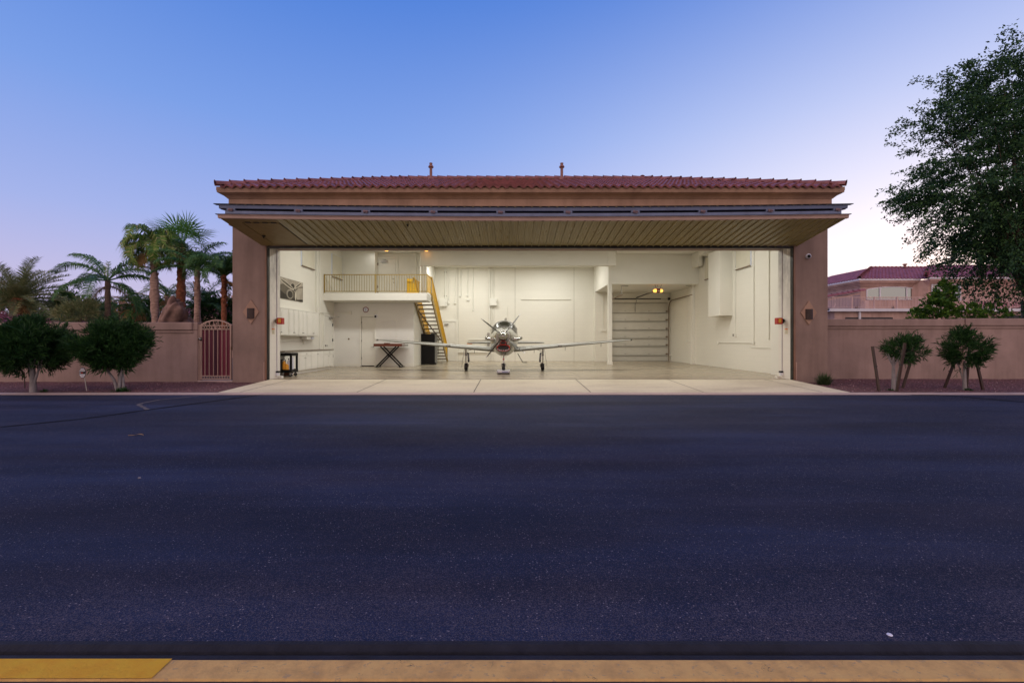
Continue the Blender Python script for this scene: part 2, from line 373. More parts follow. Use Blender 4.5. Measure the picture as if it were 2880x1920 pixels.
# tar lines on the road
def tarline(pts, w, name='tar_line'):
    P = [(U(u, 1.34*F/(v-960)), 1.34*F/(v-960)) for u, v in pts]; q = []
    for i in range(len(P)-1):
        for k in range(10): q.append((P[i][0]+(P[i+1][0]-P[i][0])*k/10, P[i][1]+(P[i+1][1]-P[i][1])*k/10))
    q.append(P[-1]); mb = MB(); vs = []
    for i, (x, y) in enumerate(q):
        a = q[max(0, i-1)]; b = q[min(len(q)-1, i+1)]; d = Vector((b[0]-a[0], b[1]-a[1])).normalized(); n = Vector((-d.y, d.x))
        ww = w*(1+.2*math.sin(i*.6)+random.uniform(-.1, .1))/2
        vs += [(x+n.x*ww, y+n.y*ww, RZ+.004), (x-n.x*ww, y-n.y*ww, RZ+.004)]
    mb.add(vs, [(2*i, 2*i+1, 2*i+3, 2*i+2) for i in range(len(q)-1)]); return mb
struct('tar_line', tarline([(-160, 1216), (0, 1201), (102, 1191), (238, 1177), (300, 1169), (408, 1153.5), (578, 1131), (724, 1111.5)], .10), SEAL)
struct('tar_line', tarline([(2560, 1109.8), (2640, 1110.5), (2700, 1115), (2790, 1123), (2880, 1131), (3100, 1150)], .13), SEAL)
LT = M('grey_crack_filler', (.10, .085, .085), .8, var=.2)
struct('tar_line', tarline([(415, 1152), (405, 1146), (396, 1141), (388, 1138), (402, 1133), (450, 1124), (560, 1113)], .07), LT)
# fallen leaf litter on the road
lf = thing('fallen_leaf', (U(390, 1.34*F/265), 1.34*F/265, RZ), 'brown dry palm sheath lying on the road', 'leaf')
L0 = ORG[lf.name]
MB().grid(lambda a, b: (L0.x-.06+.13*a, L0.y+(b-.5)*.04*math.sin(math.pi*(.15+.8*a)), RZ+.006+.014*math.sin(3*a)+.012*abs(b-.5)), 10, 4).build('blade', DRYL, lf)
MB().tube([(L0.x-.06, L0.y, RZ+.01), (L0.x-.14, L0.y-.01, RZ+.008)], .004, 5).build('stalk', DRYL, lf)
pb = MB(); x, y = U(392, 1.34*F/385), 1.34*F/385
pb.lathe([(.001, 0), (.014, .003), (.011, .012), (.001, .017)], (x, y, RZ), n=7); tag(pb.build('pebble', BARKW, org=(x, y, RZ)), 'small pale pebble alone on the asphalt', 'pebble')
pb = MB(); x, y = U(2502, 2.03), 2.03
pb.lathe([(.001, 0), (.013, .002), (.010, .006), (.001, .009)], (x, y, RZ), n=6); tag(pb.build('paper_scrap', SIGNW, org=(x, y, RZ)), 'white paper scrap at the near road edge', 'litter')

# ------------------------------------------------------------------ hangar
XL, XR, OL, OR = -8.93, 10.085, -7.80, 8.96
H = thing('hangar', (.58, 14.2, 0), 'pink tan stucco aircraft hangar with red tile roof and open bifold door', 'hangar')
fw = MB().box(XL, OL-.02, 14.2, 14.95, -.3, 4.9).box(OR+.02, XR, 14.2, 14.95, -.3, 4.9).box(OL-.02, OR+.02, 14.3, 14.95, 4.27, 4.9)
fw.box(XL, XL+.2, 14.95, 27.95, -.3, 5.95).box(XR-.19, XR, 14.95, 27.95, -.3, 5.95).box(XL, XR, 27.75, 27.95, -.3, 5.95)
fw.build('front_wall', STUC, H)
MB().box(-8.99, 10.145, 14.09, 14.95, 4.9, 5.99).build('door_header', STUC2, H, bevel=.01)
# cornice rings
prof = [(.002, 5.74), (.03, 5.745), (.035, 5.765), (.05, 5.77), (.075, 5.795), (.115, 5.825), (.165, 5.845), (.18, 5.85), (.18, 5.87), (.225, 5.875), (.225, 5.925), (.235, 5.93), (.235, 6.04), (-.3, 6.04)]
cm = MB(); x0, x1, y0, y1 = -8.99, 10.145, 14.09, 28.0
for i, (o, z) in enumerate(prof):
    cm.v += [(x0-o, y0-o, z), (x1+o, y0-o, z), (x1+o, y1+o, z), (x0-o, y1+o, z)]
for i in range(len(prof)-1):
    for j in range(4): cm.f.append((i*4+j, i*4+(j+1) % 4, i*4+4+(j+1) % 4, i*4+4+j)); cm.m.append(0)
cm.build('cornice', STUC2, H, smooth=20)
# roof
TH = math.atan(.41); CT = math.cos(TH); ST = math.sin(TH)
def tile_slope(mb, A, ux, hdir, L, T, in0=1, in1=1, period=.2667, expo=.37, amp=.036, seg=12, th=TH, lipd=.05):
    A = Vector(A); ux = Vector(ux); up = Vector(hdir)*math.cos(th)+Vector((0, 0, math.sin(th))); n = ux.cross(up)
    if n.z < 0: n = -n
    rows = int(T/expo+.5)
    for r in range(rows):
        t0 = r*expo; t1 = min(T, t0+expo+.04); tm = t0+expo*.35
        s0 = in0*tm*math.cos(th); s1 = L-in1*tm*math.cos(th); k0 = math.ceil(s0/period*seg); k1 = math.floor(s1/period*seg)
        ss = [s0]+[k*period/seg for k in range(k0, k1+1)]+[s1]; vs = []
        for s_ in ss:
            ph = 2*math.pi*s_/period; w = amp*(math.sin(ph)+.10*math.sin(2*ph)+.06*math.cos(3*ph))
            jig = .004*math.sin(37.7*math.floor(s_/period)+r*12.9)
            p = A+ux*s_
            vs += [p+up*(t0-.012+jig)+n*(w+.028-lipd), p+up*(t0-.012+jig)+n*(w+.040), p+up*t1+n*(w+.004)]
        fs = []
        for i in range(len(ss)-1): a = 3*i; fs += [(a, a+3, a+4, a+1), (a+1, a+4, a+5, a+2)]
        mb.add(vs, fs)
def ridge_caps(mb, P, Q, r=.125, step=.40, upv=(0, 0, 1)):
    P = Vector(P); Q = Vector(Q); d = (Q-P); Ln = d.length; d.normalize(); side = d.cross(Vector((0, 0, 1))).normalized(); up = side.cross(d)
    k = max(1, int(Ln/step))
    for i in range(k):
        a = P+d*(Ln*i/k-.02); b = P+d*(Ln*(i+1)/k+.06); vs = []
        for p, rr, lift in ((a, r*1.06, .045), (a, r*.93, .035), (b, r*.86, .0)):
            for j in range(9):
                t = math.pi*(-.08+1.16*j/8); vs.append(p+side*math.cos(t)*rr+up*(math.sin(t)*rr*.95+lift-.02))
        mb.add(vs, [(q*9+j, q*9+j+1, q*9+10+j, q*9+9+j) for q in range(2) for j in range(8)])
EX0, EX1, EY0, EY1, EZ, SB = -9.18, 10.335, 13.80, 28.25, 6.03, 4.86
rz = EZ+SB*math.tan(TH); T = SB/CT
rm = MB(); tile_slope(rm, (EX0, EY0, EZ), (1, 0, 0), (0, 1, 0), EX1-EX0, T)
roof = rm.build('roof', TILE, H, smooth=50)
rs = MB(); tile_slope(rs, (EX0, EY1, EZ), (0, -1, 0), (1, 0, 0), EY1-EY0, T, seg=5); tile_slope(rs, (EX1, EY0, EZ), (0, 1, 0), (-1, 0, 0), EY1-EY0, T, seg=5); tile_slope(rs, (EX1, EY1, EZ), (-1, 0, 0), (0, -1, 0), EX1-EX0, T, seg=4)
rs.build('side_slope', TILE, roof, smooth=50)
MB().box(EX0+SB-.2, EX1-SB+.2, EY0+SB-.2, EY1-SB+.2, rz-.12, rz-.04).box(EX0+.15, EX1-.15, EY0+.15, EY1-.15, EZ-.03, EZ+.012).build('roof_deck', SOIL, roof)
ri = [(EX0+SB, EY0+SB, rz), (EX1-SB, EY0+SB, rz), (EX1-SB, EY1-SB, rz), (EX0+SB, EY1-SB, rz)]; co = [(EX0, EY0, EZ), (EX1, EY0, EZ), (EX1, EY1, EZ), (EX0, EY1, EZ)]
for i in range(4):
    mb = MB(); ridge_caps(mb, Vector(co[i])+Vector((0, 0, .055)), Vector(ri[i])+Vector((0, 0, .03))); mb.build('hip_tiles', TILE, roof, smooth=50)
    mb = MB(); ridge_caps(mb, Vector(ri[i])+Vector((0, 0, .03)), Vector(ri[(i+1) % 4])+Vector((0, 0, .03))); mb.build('ridge_tiles', TILE, roof, smooth=50)
PIPE = M('pink_painted_pipe', (.27, .125, .11), .6, var=.1)
for u, v in ((1212, 504), (1580, 502)):
    y = 18.1; x = U(u, y); zb = EZ+(y-EY0)*math.tan(TH)+.02
    MB().lathe([(.15, -.05), (.12, .04), (.07, .08), (.058, .12), (.055, .44), (.062, .44), (.062, .47), (.105, .485), (.11, .515), (.07, .57), (.058, .58), (.058, .63), (.066, .64), (.066, .66), (.0, .67)], (x, y, zb), n=16).build('vent_pipe', PIPE, roof, smooth=35)
# jambs, shadow gap strips, header seal
for sx, x in ((1, OL), (-1, OR)):
    MB().box(x-sx*.085, x-sx*.027, 14.165, 14.215, 0, 4.27).build('door_jamb', BRJ, H, bevel=.004)
    MB().box(x-sx*.024, x-sx*.002, 14.19, 14.31, 0, 4.25).build('seal_and_gap_shade', BLACK, H)  # black strip drawn as the shadow gap between jamb and reveal
    MB().box(x-sx*.115, x-sx*.088, 14.155, 14.2, -.02, .56).build('corner_guard', PINKT, H)
    MB().box(x-sx*.02, x, 14.312, 14.95, 0, 4.27).build('reveal_wall', CXR, H)
MB().box(OL, OR, 14.2, 14.3, 4.20, 4.262).build('seal_and_gap_shade', BLACK, H)
# interior shell
MB().box(XL+.18, -8.70, 14.95, 27.75, 0, 5.83).build('side_wall', CX, H)
MB().box(9.87, XR-.17, 14.95, 27.75, 0, 5.83).build('side_wall', CX, H)
MB().box(-8.7, 9.87, 27.72, 27.755, 0, 5.83).build('back_wall', CY, H)
MB().box(XL+.1, XR-.1, 14.3, 27.8, 5.83, 5.95).build('ceiling', PLAST, H)
MB().box(-8.7, OL-.02, 14.95, 14.97, 0, 5.83).box(OR+.02, 9.87, 14.95, 14.97, 0, 5.83).box(OL-.02, OR+.02, 14.95, 14.97, 4.27, 5.83).build('inner_front_wall', CY, H)
for q in ((9.60, 9.868, 15.5, 16.5, 0, 5.82), (-8.698, -8.66, 20.02, 20.14, 0, 5.82), (-8.698, -8.60, 19.62, 19.76, 2.4, 5.82)): MB().box(*q).build('pilaster', PLAST, H, bevel=.005)
# room under the loft
RY = 21.75
rw = MB().box(-8.70, -7.40, RY, RY+.12, 0, 3.11).box(-6.72, -4.81, RY, RY+.12, 0, 3.11).box(-7.40, -6.72, RY, RY+.12, 2.44, 3.11)
rw.box(-7.40, -6.72, RY+.10, RY+.12, 0, 2.44)
rw.build('room_wall', PLASTG, H)
MB().box(-8.70, -7.44, RY-.012, RY, 0, .14).box(-6.68, -4.80, RY-.012, RY, 0, .14).build('skirting', WHITE, H, bevel=.003)
MB().box(-4.84, -4.81, RY+.12, 27.72, 0, 3.11).build('room_side_wall', CX, H)
loft = MB().box(-8.70, -4.80, 20.5, 27.70, 3.114, 3.457).box(-4.80, -3.93, 20.5, 21.62, 3.114, 3.457)
loft.build('loft', PLAST, H, bevel=.01)
MB().box(-8.70, -7.0, 22.7, 27.7, 3.457, 5.82).box(-7.0, -4.82, 23.2, 23.3, 3.457, 5.82).build('loft_back_wall', PLAST, H)
MB().box(-4.86, -4.80, 23.185, 27.72, 3.457, 5.82).build('loft_side_wall', CX, H)
MB().box(-5.25, -4.98, 23.12, 23.199, 3.457, 5.82).build('pilaster', PLAST, H, bevel=.004)
MB().lathe([(.14, 0), (.14, 1.64)], (-4.52, 22.82, 3.46), n=24).build('round_column', PLAST, H, smooth=40)
MB().box(-4.69, 5.28, 22.7, 23.0, 5.10, 5.825).box(-4.72, -4.3, 22.66, 23.04, 5.08, 5.10).build('beam', PLAST, H, bevel=.006)
MB().box(4.86, 5.30, 22.68, 23.05, 5.09, 5.822).build('beam_corbel', PLAST, H, bevel=.004)
MB().box(9.50, 9.72, 22.68, 23.5, 5.09, 5.822).build('beam_corbel', PLAST, H, bevel=.004)
MB().box(5.10, 9.869, 23.5, 27.719, 4.25, 5.824).build('soffit_box', PLAST, H, bevel=.006)
MB().box(5.10, 5.30, 23.52, 23.72, 0, 4.249).box(5.075, 5.325, 23.495, 23.745, 0, .16).build('post', PLAST, H, bevel=.006)
MB().box(5.10, 5.95, 27.3, 27.719, 0, 4.249).build('bay_wall', CY, H)
MB().box(9.72, 9.869, 24.0, 24.3, 0, 4.249).build('pilaster', PLAST, H)
MB().box(9.3, 9.868, 19.9, 21.06, 2.38, 5.36).build('duct_box', PLAST, H, bevel=.006)
MB().box(9.35, 9.868, 21.7, 22.3, 5.5, 5.822).build('wall_soffit', PLAST, H)
# windows with blinds in the side walls
for sx, xw in ((1, -8.70), (-1, 9.87)):
    for y0, y1 in ((18.3, 19.5), (21.4, 22.66)):
        if sx < 0 and y0 > 20: y0, y1 = 22.2, 22.66
        w = MB().box(xw, xw+sx*.03, y0, y1, 4.34, 5.47).build('window', WINF, H)
        MB().box(xw+sx*.034, xw+sx*.05, y0+.05, y1-.02, 4.36, 5.45).build('blind', BLIND, w)
        MB().box(xw+sx*.03, xw+sx*.07, y0+.02, y1, 4.33, 4.365).build('blind_rail', STEEL_BR, w)
# doors inside
def knob(mb, x, y, z, s=1):
    mb.tube([(x, y, z), (x, y-.06, z)], .012, 8).tube([(x, y-.055, z), (x-s*.11, y-.06, z)], .009, 8).tube([(x, y-.002, z), (x, y-.012, z)], .03, 12)
def yframe(x0, x1, y, z0, z1, w=.07, p=.025):
    return MB().box(x0-w, x0, y-p, y+.02, z0, z1+w).box(x1, x1+w, y-p, y+.02, z0, z1+w).box(x0, x1, y-p, y+.02, z1, z1+w)
d = MB().box(-7.375, -6.745, RY+.05, RY+.092, .045, 2.415).build('door', WHITE, H)
yframe(-7.385, -6.735, RY, 0, 2.425).build('door_frame', WHITE, d, bevel=.004)
mb = MB(); knob(mb, -6.80, RY+.05, .95); mb.build('handle', GREYM, d)
MB().box(-7.38, -6.74, RY+.06, RY+.09, .003, .04).build('door_gap_shade', BLACK, d)  # black strip drawn as the dark gap under the door leaf
for z in (.35, 1.2, 2.1): MB().box(-7.382, -7.362, RY+.035, RY+.055, z, z+.1).build('hinge', GREYM, d)
d = MB().box(-6.98, -6.06, 23.16, 23.199, 3.46, 5.50).build('door', WHITE, H)
yframe(-6.99, -6.05, 23.2, 3.457, 5.51, .10, .05).build('door_frame', WHITE, d, bevel=.004)
MB().box(-6.80, -6.48, 23.07, 23.13, 5.33, 5.42).bar((-6.7, 23.1, 5.42), (-6.55, 23.12, 5.48), .02, .02).build('door_closer', GREYM, d)
mb = MB(); MB().tube([(-6.15, 23.16, 4.28), (-6.15, 23.13, 4.28)], .03, 10).build('deadbolt', GREYM, d); knob(mb, -6.15, 23.16, 4.47); mb.build('handle', GREYM, d)
for z in (3.7, 4.0, 5.18): MB().box(-6.995, -6.97, 23.10, 23.16, z, z+.12).build('hinge', STEEL_BR, d)
d = MB().box(-4.40, -3.50, 27.665, 27.70, .01, 2.42).build('door', WHITE, H)
yframe(-4.41, -3.49, 27.72, 0, 2.43, .13, .08).build('door_frame', WHITE, d, bevel=.004)
MB().box(-4.2, -3.95, 27.58, 27.64, 2.24, 2.31).build('door_closer', GREYM, d)
d = MB().box(-8.70, -8.665, 20.55, 21.45, .01, 2.40).build('door', WHITE, H)
MB().box(-8.70, -8.64, 20.46, 20.54, 0, 2.49).box(-8.70, -8.64, 21.46, 21.54, 0, 2.49).box(-8.70, -8.64, 20.54, 21.46, 2.41, 2.49).build('door_frame', WHITE, d, bevel=.004)
MB().box(-8.66, -8.60, 21.0, 21.3, 2.27, 2.36).bar((-8.6, 21.1, 2.37), (-8.28, 21.3, 2.39), .025, .02).build('door_closer', GREYM, d)
MB().tube([(-8.665, 20.62, 1.03), (-8.60, 20.62, 1.03), (-8.60, 20.75, 1.03)], .013, 8).tube([(-8.665, 20.62, 1.03), (-8.65, 20.62, 1.03)], .035, 10).build('handle', BLKM, d); MB().tube([(-8.665, 20.62, .60), (-8.63, 20.62, .60)], .03, 10).build('deadbolt', BLKM, d)
for z in (.45, 1.22, 1.95): MB().box(-8.66, -8.635, 21.42, 21.47, z, z+.13).build('hinge', BLKM, d)
# conduits and small boxes on the walls
YB = 27.718
def bx(u, Y=27.7): return U(u, Y)
def zb_(v, Y=27.7): return V(v, Y)
def conduit(pts, r=.016, boxes=(), n=8):
    o = MB().tube(pts, r, n).build('conduit_pipe', WHITE, H, smooth=50)
    for b in boxes: MB().box(*b).build('junction_box', WHITE, o, bevel=.006)
    return o
def z5(x, y): return bx(1220+x/4.9), zb_(700+y/4.9)
for x, y, r, bw, bh in ((207, 745, .015, .10, .12), (295, 745, .015, .11, .11), (368, 645, .014, .11, .11), (380, 640, .012, 0, 0), (465, 640, .014, .11, .10), (472, 700, .012, .17, .13), (540, 845, .026, 0, 0)):
    px, pz = z5(x, y); conduit([(px, YB-.03, 5.8), (px, YB-.03, pz)], r, [(px-bw/2, px+bw/2, YB-.08, YB, pz-bh/2, pz+bh/2)] if bw else ())
px, pz = z5(540, 845); MB().tube([(px, YB-.07, pz), (px, YB, pz-.02)], .03, 8).build('pipe_end', WHITE, H)
px, _ = z5(160, 0); o = conduit([(px, YB-.05, 5.8), (px, YB-.05, 3.85)], .045)
for yy in (322, 648):
    _, pz = z5(0, yy); MB().box(px-.09, px+.09, YB-.03, YB, pz-.02, pz+.02).build('pipe_clamp', GREYM, o)
px, _ = z5(770, 0); conduit([(px, YB-.05, 5.8), (px, YB-.05, .02)], .04)
for x in (812, 830): px, _ = z5(x, 0); conduit([(px, YB-.03, 5.8), (px, YB-.03, 3.9)], .014)
for x in (798, 827): px, _ = z5(x, 0); conduit([(px, YB-.03, 3.4), (px, YB-.03, .02)], .02)
px, pz = z5(1015, 790); conduit([(px, YB-.02, pz), (px, YB-.02, .4)], .008)
a, za = z5(1205, 697); b, _ = z5(1888, 0); o = conduit([(a, YB-.02, za), (a+.03, YB-.05, za), (b-.03, YB-.05, za), (b, YB-.02, za)], .018)
a, za = z5(485, 1250); b, zc = z5(745, 1243); conduit([(a, YB-.02, za-.4), (a, YB-.04, za), (b-.3, YB-.04, za), (b, YB-.04, zc+.03)], .025)
px, pz = z5(757, 1210); MB().box(px-.09, px+.06, YB-.14, YB, pz-.55, pz+.25).build('junction_box', GREYM, H, bevel=.006)
a, za = bx(1281), zb_(962); conduit([(a, YB-.03, 3.0), (a, YB-.03, za)], .016, [(a-.06, a+.06, YB-.07, YB, za-.1, za+.06)])
a, za = bx(1284), zb_(990); b = bx(1372); conduit([(a, YB-.03, za+.2), (a+.05, YB-.05, za), (b, YB-.05, za)], .03)
JG = M('joint_grey', (.35, .34, .28), .8, var=.1)
for x in (322, 336, 1120, 1933): px, _ = z5(x, 0); MB().box(px-.008, px+.008, YB-.006, YB+.02, 0, 5.8).build('control_joint', JG, H)
for u0, u1, v0, v1 in ((1237, 1257.5, 840, 862), (1378.5, 1398, 840, 860)):
    t = thing('electrical_box', (bx((u0+u1)/2), YB, zb_(v1)), 'white electrical box %s the back wall' % ('beside the stair top on' if u0 < 1300 else 'with pipes above and below, above the aircraft on'), 'electrical box', 'electrical boxes on the back wall')
    MB().box(bx(u0), bx(u1), YB-.19, YB, zb_(v1), zb_(v0)).build('case', WHITE, t, bevel=.008)
    MB().box(bx(u0)+.02, bx(u1)-.02, YB-.197, YB-.19, zb_(v1)+.02, zb_(v0)-.02).build('cover', WHITE, t, bevel=.003)
    MB().box(bx(u1)-.05, bx(u1)-.03, YB-.21, YB-.197, zb_(v1)+.2, zb_(v1)+.25).build('latch', GREYM, t)
# right wall conduits (wall plane x = 9.87)
def rwall(u, v, off=.03): Y = (9.87-off)*F/(u-1440); return (9.87-off, Y, V(v, Y))
p = rwall(2119.6, 963.7); conduit([(p[0], p[1], 5.8), p], .016, [(9.80, 9.87, p[1]-.06, p[1]+.06, p[2]-.06, p[2]+.07)])
q = rwall(2019, 964); conduit([p, (p[0], q[1], p[2])], .016, [(9.82, 9.87, q[1]-.05, q[1]+.05, p[2]-.08, p[2]+.05)])
p = rwall(2068.5, 942); conduit([(p[0], p[1], 5.8), p], .012, [(9.80, 9.87, p[1]-.06, p[1]+.05, p[2]-.07, p[2]+.06)])
p = rwall(2065, 942); MB().box(9.83, 9.87, p[1]+.06, p[1]+.14, p[2]-.05, p[2]+.05).build('wall_switch', GREYM, H)
p = rwall(2162.5, 955); conduit([(p[0], p[1], 5.8), p], .022)
p = rwall(2111, 976.5); conduit([p, (p[0], 16.52, p[2])], .012)
p = rwall(1934, 960); conduit([(p[0], p[1], 4.2), p], .012, [(9.82, 9.87, p[1]-.2, p[1]-.1, p[2]-.05, p[2]+.05), (9.82, 9.87, p[1]+.1, p[1]+.2, p[2]-.05, p[2]+.05)])
conduit([(5.9, 27.27, 4.2), (5.9, 27.27, .4)], .014, [(5.84, 5.95, 27.22, 27.3, .32, .42)]); conduit([(5.6, 27.27, 4.2), (5.6, 27.27, 1.9)], .014, [(5.5, 5.75, 27.22, 27.3, 1.85, 1.95)])
conduit([(10.0-.18, 27.6, 4.2), (10.0-.18, 27.6, .4)], .014, [(9.76, 9.87, 27.5, 27.6, .33, .43)])
conduit([(9.75, 27.68, 4.2), (9.75, 27.68, 2.0)], .014, [(9.70, 9.82, 27.6, 27.7, 1.9, 2.05)])
# left wall conduits
conduit([(-8.67, 20.06, 5.8), (-8.67, 20.06, 1.12)], .016); conduit([(-8.64, 19.35, 2.47), (-8.64, 21.4, 2.60)], .018)
conduit([(-8.67, 16.0, 1.22), (-8.67, 18.55, 1.22)], .012, [(-8.70, -8.64, 18.5, 18.58, 1.15, 1.32)])
conduit([(-8.55, RY-.03, 2.62), (-8.0, RY-.03, 2.62)], .02, [(-8.02, -7.86, RY-.06, RY, 2.53, 2.70)])
def sw(x, z, w=.07, h=.11): MB().box(x-w/2, x+w/2, RY-.012, RY, z-h/2, z+h/2).build('wall_switch', WHITE, H, bevel=.003)
def z7(x, y, Y=RY): return U(740+x/3.92, Y), V(680+y/3.92, Y)
for x, y in ((1455, 860), (1475, 860), (1600, 1070), (945, 1070)):
    px, pz = z7(x, y); sw(px, pz) if x != 945 else MB().lathe([(.04, 0), (.04, .02), (.0, .03)], (px, RY, pz), (0, -1, 0), 14).build('door_stop', STEEL_BR, H)
conduit([(z7(1472, 0)[0], RY-.012, z7(0, 870)[1]), (z7(1472, 0)[0], RY-.012, .9)], .008); conduit([(z7(1408, 0)[0], RY-.012, z7(0, 1000)[1]), (z7(1408, 0)[0], RY-.012, .9)], .006)
px, pz = z7(1240, 780); MB().box(px-.09, px+.09, RY-.05, RY, pz-.06, pz+.06).build('alarm_box', WHITE, H, bevel=.01)
px, pz = z7(1250, 1072); MB().box(px-.07, px+.07, RY-.05, RY, pz-.05, pz+.03).box(px-.05, px+.05, RY-.06, RY-.05, pz+.005, pz+.02).build('thermostat', WHITE, H, bevel=.006)
# ------------------------------------------------------------------ bifold door (part of the hangar)
XC = .58; XD0, XD1 = -7.97, 9.13
def sag(x, t): return -.075*(1-((x-XC)/8.55)**2)*t
YO, YI, ZO, ZI = 12.10, 14.16, 4.585, 4.275
def und(x, t, off=0): return (x, YI+(YO-YI)*t, ZI+(ZO-ZI)*t+sag(x, t)+off)
xs = []; x = -6.42
while x < 9.05:
    for dx, off in ((0, 0), (.05, 0), (.056, -.006), (.068, -.006), (.074, 0), (.115, 0), (.121, -.006), (.133, -.006), (.139, 0), (.182, 0), (.192, -.034), (.216, -.034), (.226, 0)): xs.append((x+dx, off))
    x += .228
xs = [(-6.46, 0)]+[p for p in xs if p[0] < 9.10]+[(XD1, 0)]
m = MB(); n = len(xs); vs = []
for xx, off in xs:
    for k in range(5): vs.append(und(xx, k/4, off))
m.add(vs, [(i*5+j, i*5+j+1, i*5+6+j, i*5+5+j) for i in range(n-1) for j in range(4)])
door = m.build('bifold_door', RIBM, H)
fp = MB()
def uquad(x0, x1, t0, t1, off, th=.02):
    a = [und(x, t, off) for x, t in ((x0, t0), (x1, t0), (x1, t1), (x0, t1))]; fp.prism(a, (0, 0, th))
uquad(XD0, -7.53, 0, 1, -.004); uquad(-7.53, -6.46, 0, .04, -.004); uquad(-7.53, -6.46, .87, 1, -.004)
fp.build('edge_panel', RIBP, door)
fp = MB(); uquad(-7.50, -6.50, .05, .86, -.012); ad = fp.build('access_door', RIBP, door, bevel=.004)
fp = MB(); uquad(-7.53, -6.46, .04, .87, .012, .01); fp.build('access_gap', BLACK, door)
fp = MB()
for k in range(4): uquad(-7.42+.24*k, -7.28+.24*k, .862, .885, -.02, .015)
fp.build('access_latch', BLACK, door)
hb = MB(); p = und(-7.43, .42, -.02); hb.lathe([(.05, 0), (.05, -.02), (.02, -.04), (.02, -.07)], p, n=12); q = und(-2.9, .88, -.02); hb.lathe([(.03, 0), (.02, -.06)], q, n=8)
hb.build('door_handle', BLKM, door)
def edge(profile, x0, x1, t=1.0, N=24):
    # a profile [(y, z)] swept along the fold edge with the sag
    mb = MB(); k = len(profile); vs = []
    for i in range(N+1):
        xx = x0+(x1-x0)*i/N
        vs += [(xx, y, z+sag(xx, t)) for y, z in profile]
    fs = [(i*k+j, i*k+(j+1) % k, i*k+k+(j+1) % k, i*k+k+j) for i in range(N) for j in range(k)]
    fs += [tuple(range(k)), tuple(N*k+j for j in range(k))]
    return mb.add(vs, fs)
def rect(y0, y1, z0, z1): return [(y0, z0), (y1, z0), (y1, z1), (y0, z1)]
edge([(12.085, 4.578), (12.16, 4.572), (12.16, 4.665), (12.05, 4.675), (12.05, 4.66), (12.075, 4.655)], XD0-.03, XD1+.03).build('fold_lip', PINKT, door)
edge(rect(12.05, 12.15, 4.668, 4.684), XD0-.08, XD1+.08).build('fold_flashing', BLKM, door)
edge(rect(12.07, 12.17, 4.688, 4.775), XD0+.18, XD1-.18).build('lower_fold_beam', BLUEG, door, bevel=.004)
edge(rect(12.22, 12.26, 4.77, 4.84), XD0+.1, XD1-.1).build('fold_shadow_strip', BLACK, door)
edge([(12.06, 4.832), (12.16, 4.832), (12.16, 4.93), (12.045, 4.93)], XD0+.02, XD1-.02).build('upper_fold_beam', BLUEG, door, bevel=.004)
edge(rect(12.0, 12.14, 4.932, 4.945), XD0-.1, XD1+.1).build('fold_flashing', BLKM, door)
hm = MB(); hp = MB()
for k in range(10):
    xx = -7.68+.05+1.83*k; s_ = sag(xx, 1)
    hm.box(xx-.115, xx+.115, 12.06, 12.16, 4.776+s_, 4.832+s_); hp.box(xx-.06, xx-.01, 12.04, 12.065, 4.765+s_, 4.835+s_).box(xx+.0, xx+.05, 12.04, 12.065, 4.755+s_, 4.825+s_).tube([(xx-.07, 12.04, 4.797+s_), (xx+.07, 12.04, 4.797+s_)], .014, 8)
hm.build('hinge_plate', BLUEG, door); hp.build('hinge', M('rusty_pink_hinge', (.20, .13, .15), .6, var=.3, vs=20), door)
ul = MB()
for i in range(24):
    xa = XD0+(XD1-XD0)*i/24; xb = XD0+(XD1-XD0)*(i+1)/24
    def up_(x, t, o): return (x, 14.05+(12.16-14.05)*t, 5.12+(4.94-5.12)*t+sag(x, t)+o)
    ul.add([up_(xa, 0, 0), up_(xb, 0, 0), up_(xb, 1, 0), up_(xa, 1, 0), up_(xa, 0, -.12), up_(xb, 0, -.12), up_(xb, 1, -.11), up_(xa, 1, -.11)], [(0, 1, 2, 3), (4, 7, 6, 5), (0, 4, 5, 1), (3, 2, 6, 7)])
x = XD0+.05
while x < XD1:
    a = [up_(x, 0, 0), up_(x+.05, 0, 0), up_(x+.05, 1.08, 0), up_(x, 1.08, 0)]; ul.prism(a, (0, 0, .022)); x += .228
ul.build('upper_leaf', RIBM, door)

# ------------------------------------------------------------------ sectional garage door (part) and opener (thing)
GY = 27.66; GX0, GX1 = 6.0, 9.68
zs = [0.01, .36, .93, 1.42, 1.94, 2.48, 3.0, 3.62]
gd = MB()
for a, b in zip(zs[:-1], zs[1:]):
    gd.box(GX0, GX1, GY, GY+.045, a, b-.012)
    gd.box(GX0+.05, GX1-.05, GY-.006, GY, a+.05, a+.055).box(GX0+.05, GX1-.05, GY-.006, GY, b-.08, b-.075)
garage = gd.build('garage_door', M('off_white_door', (.56, .555, .51), .5, var=.04), H)
for z in zs[1:]: MB().box(GX0, GX1, GY-.05, GY-.002, z-.025, z+.0).build('strut', M('dull_strut', (.20, .19, .16), .5, metal=.4), garage) if z == zs[1] else MB().box(GX0, GX1, GY-.05, GY-.002, z-.025, z+.0).build('strut', bpy.data.materials['dull_strut'], garage)
for z in zs[1:-1]:
    for xx in (7.05, 8.52): MB().box(xx-.05, xx+.05, GY-.03, GY-.001, z+.09, z+.12).build('hinge', GREYM, garage)
    for xx in (GX0+.06, GX1-.06): MB().box(xx-.06, xx+.06, GY-.05, GY-.001, z+.05, z+.12).build('roller_bracket', STEEL_BR, garage)
MB().box(GX0, GX1, GY, GY+.04, -.002, .008).build('bottom_seal', BLACK, garage)
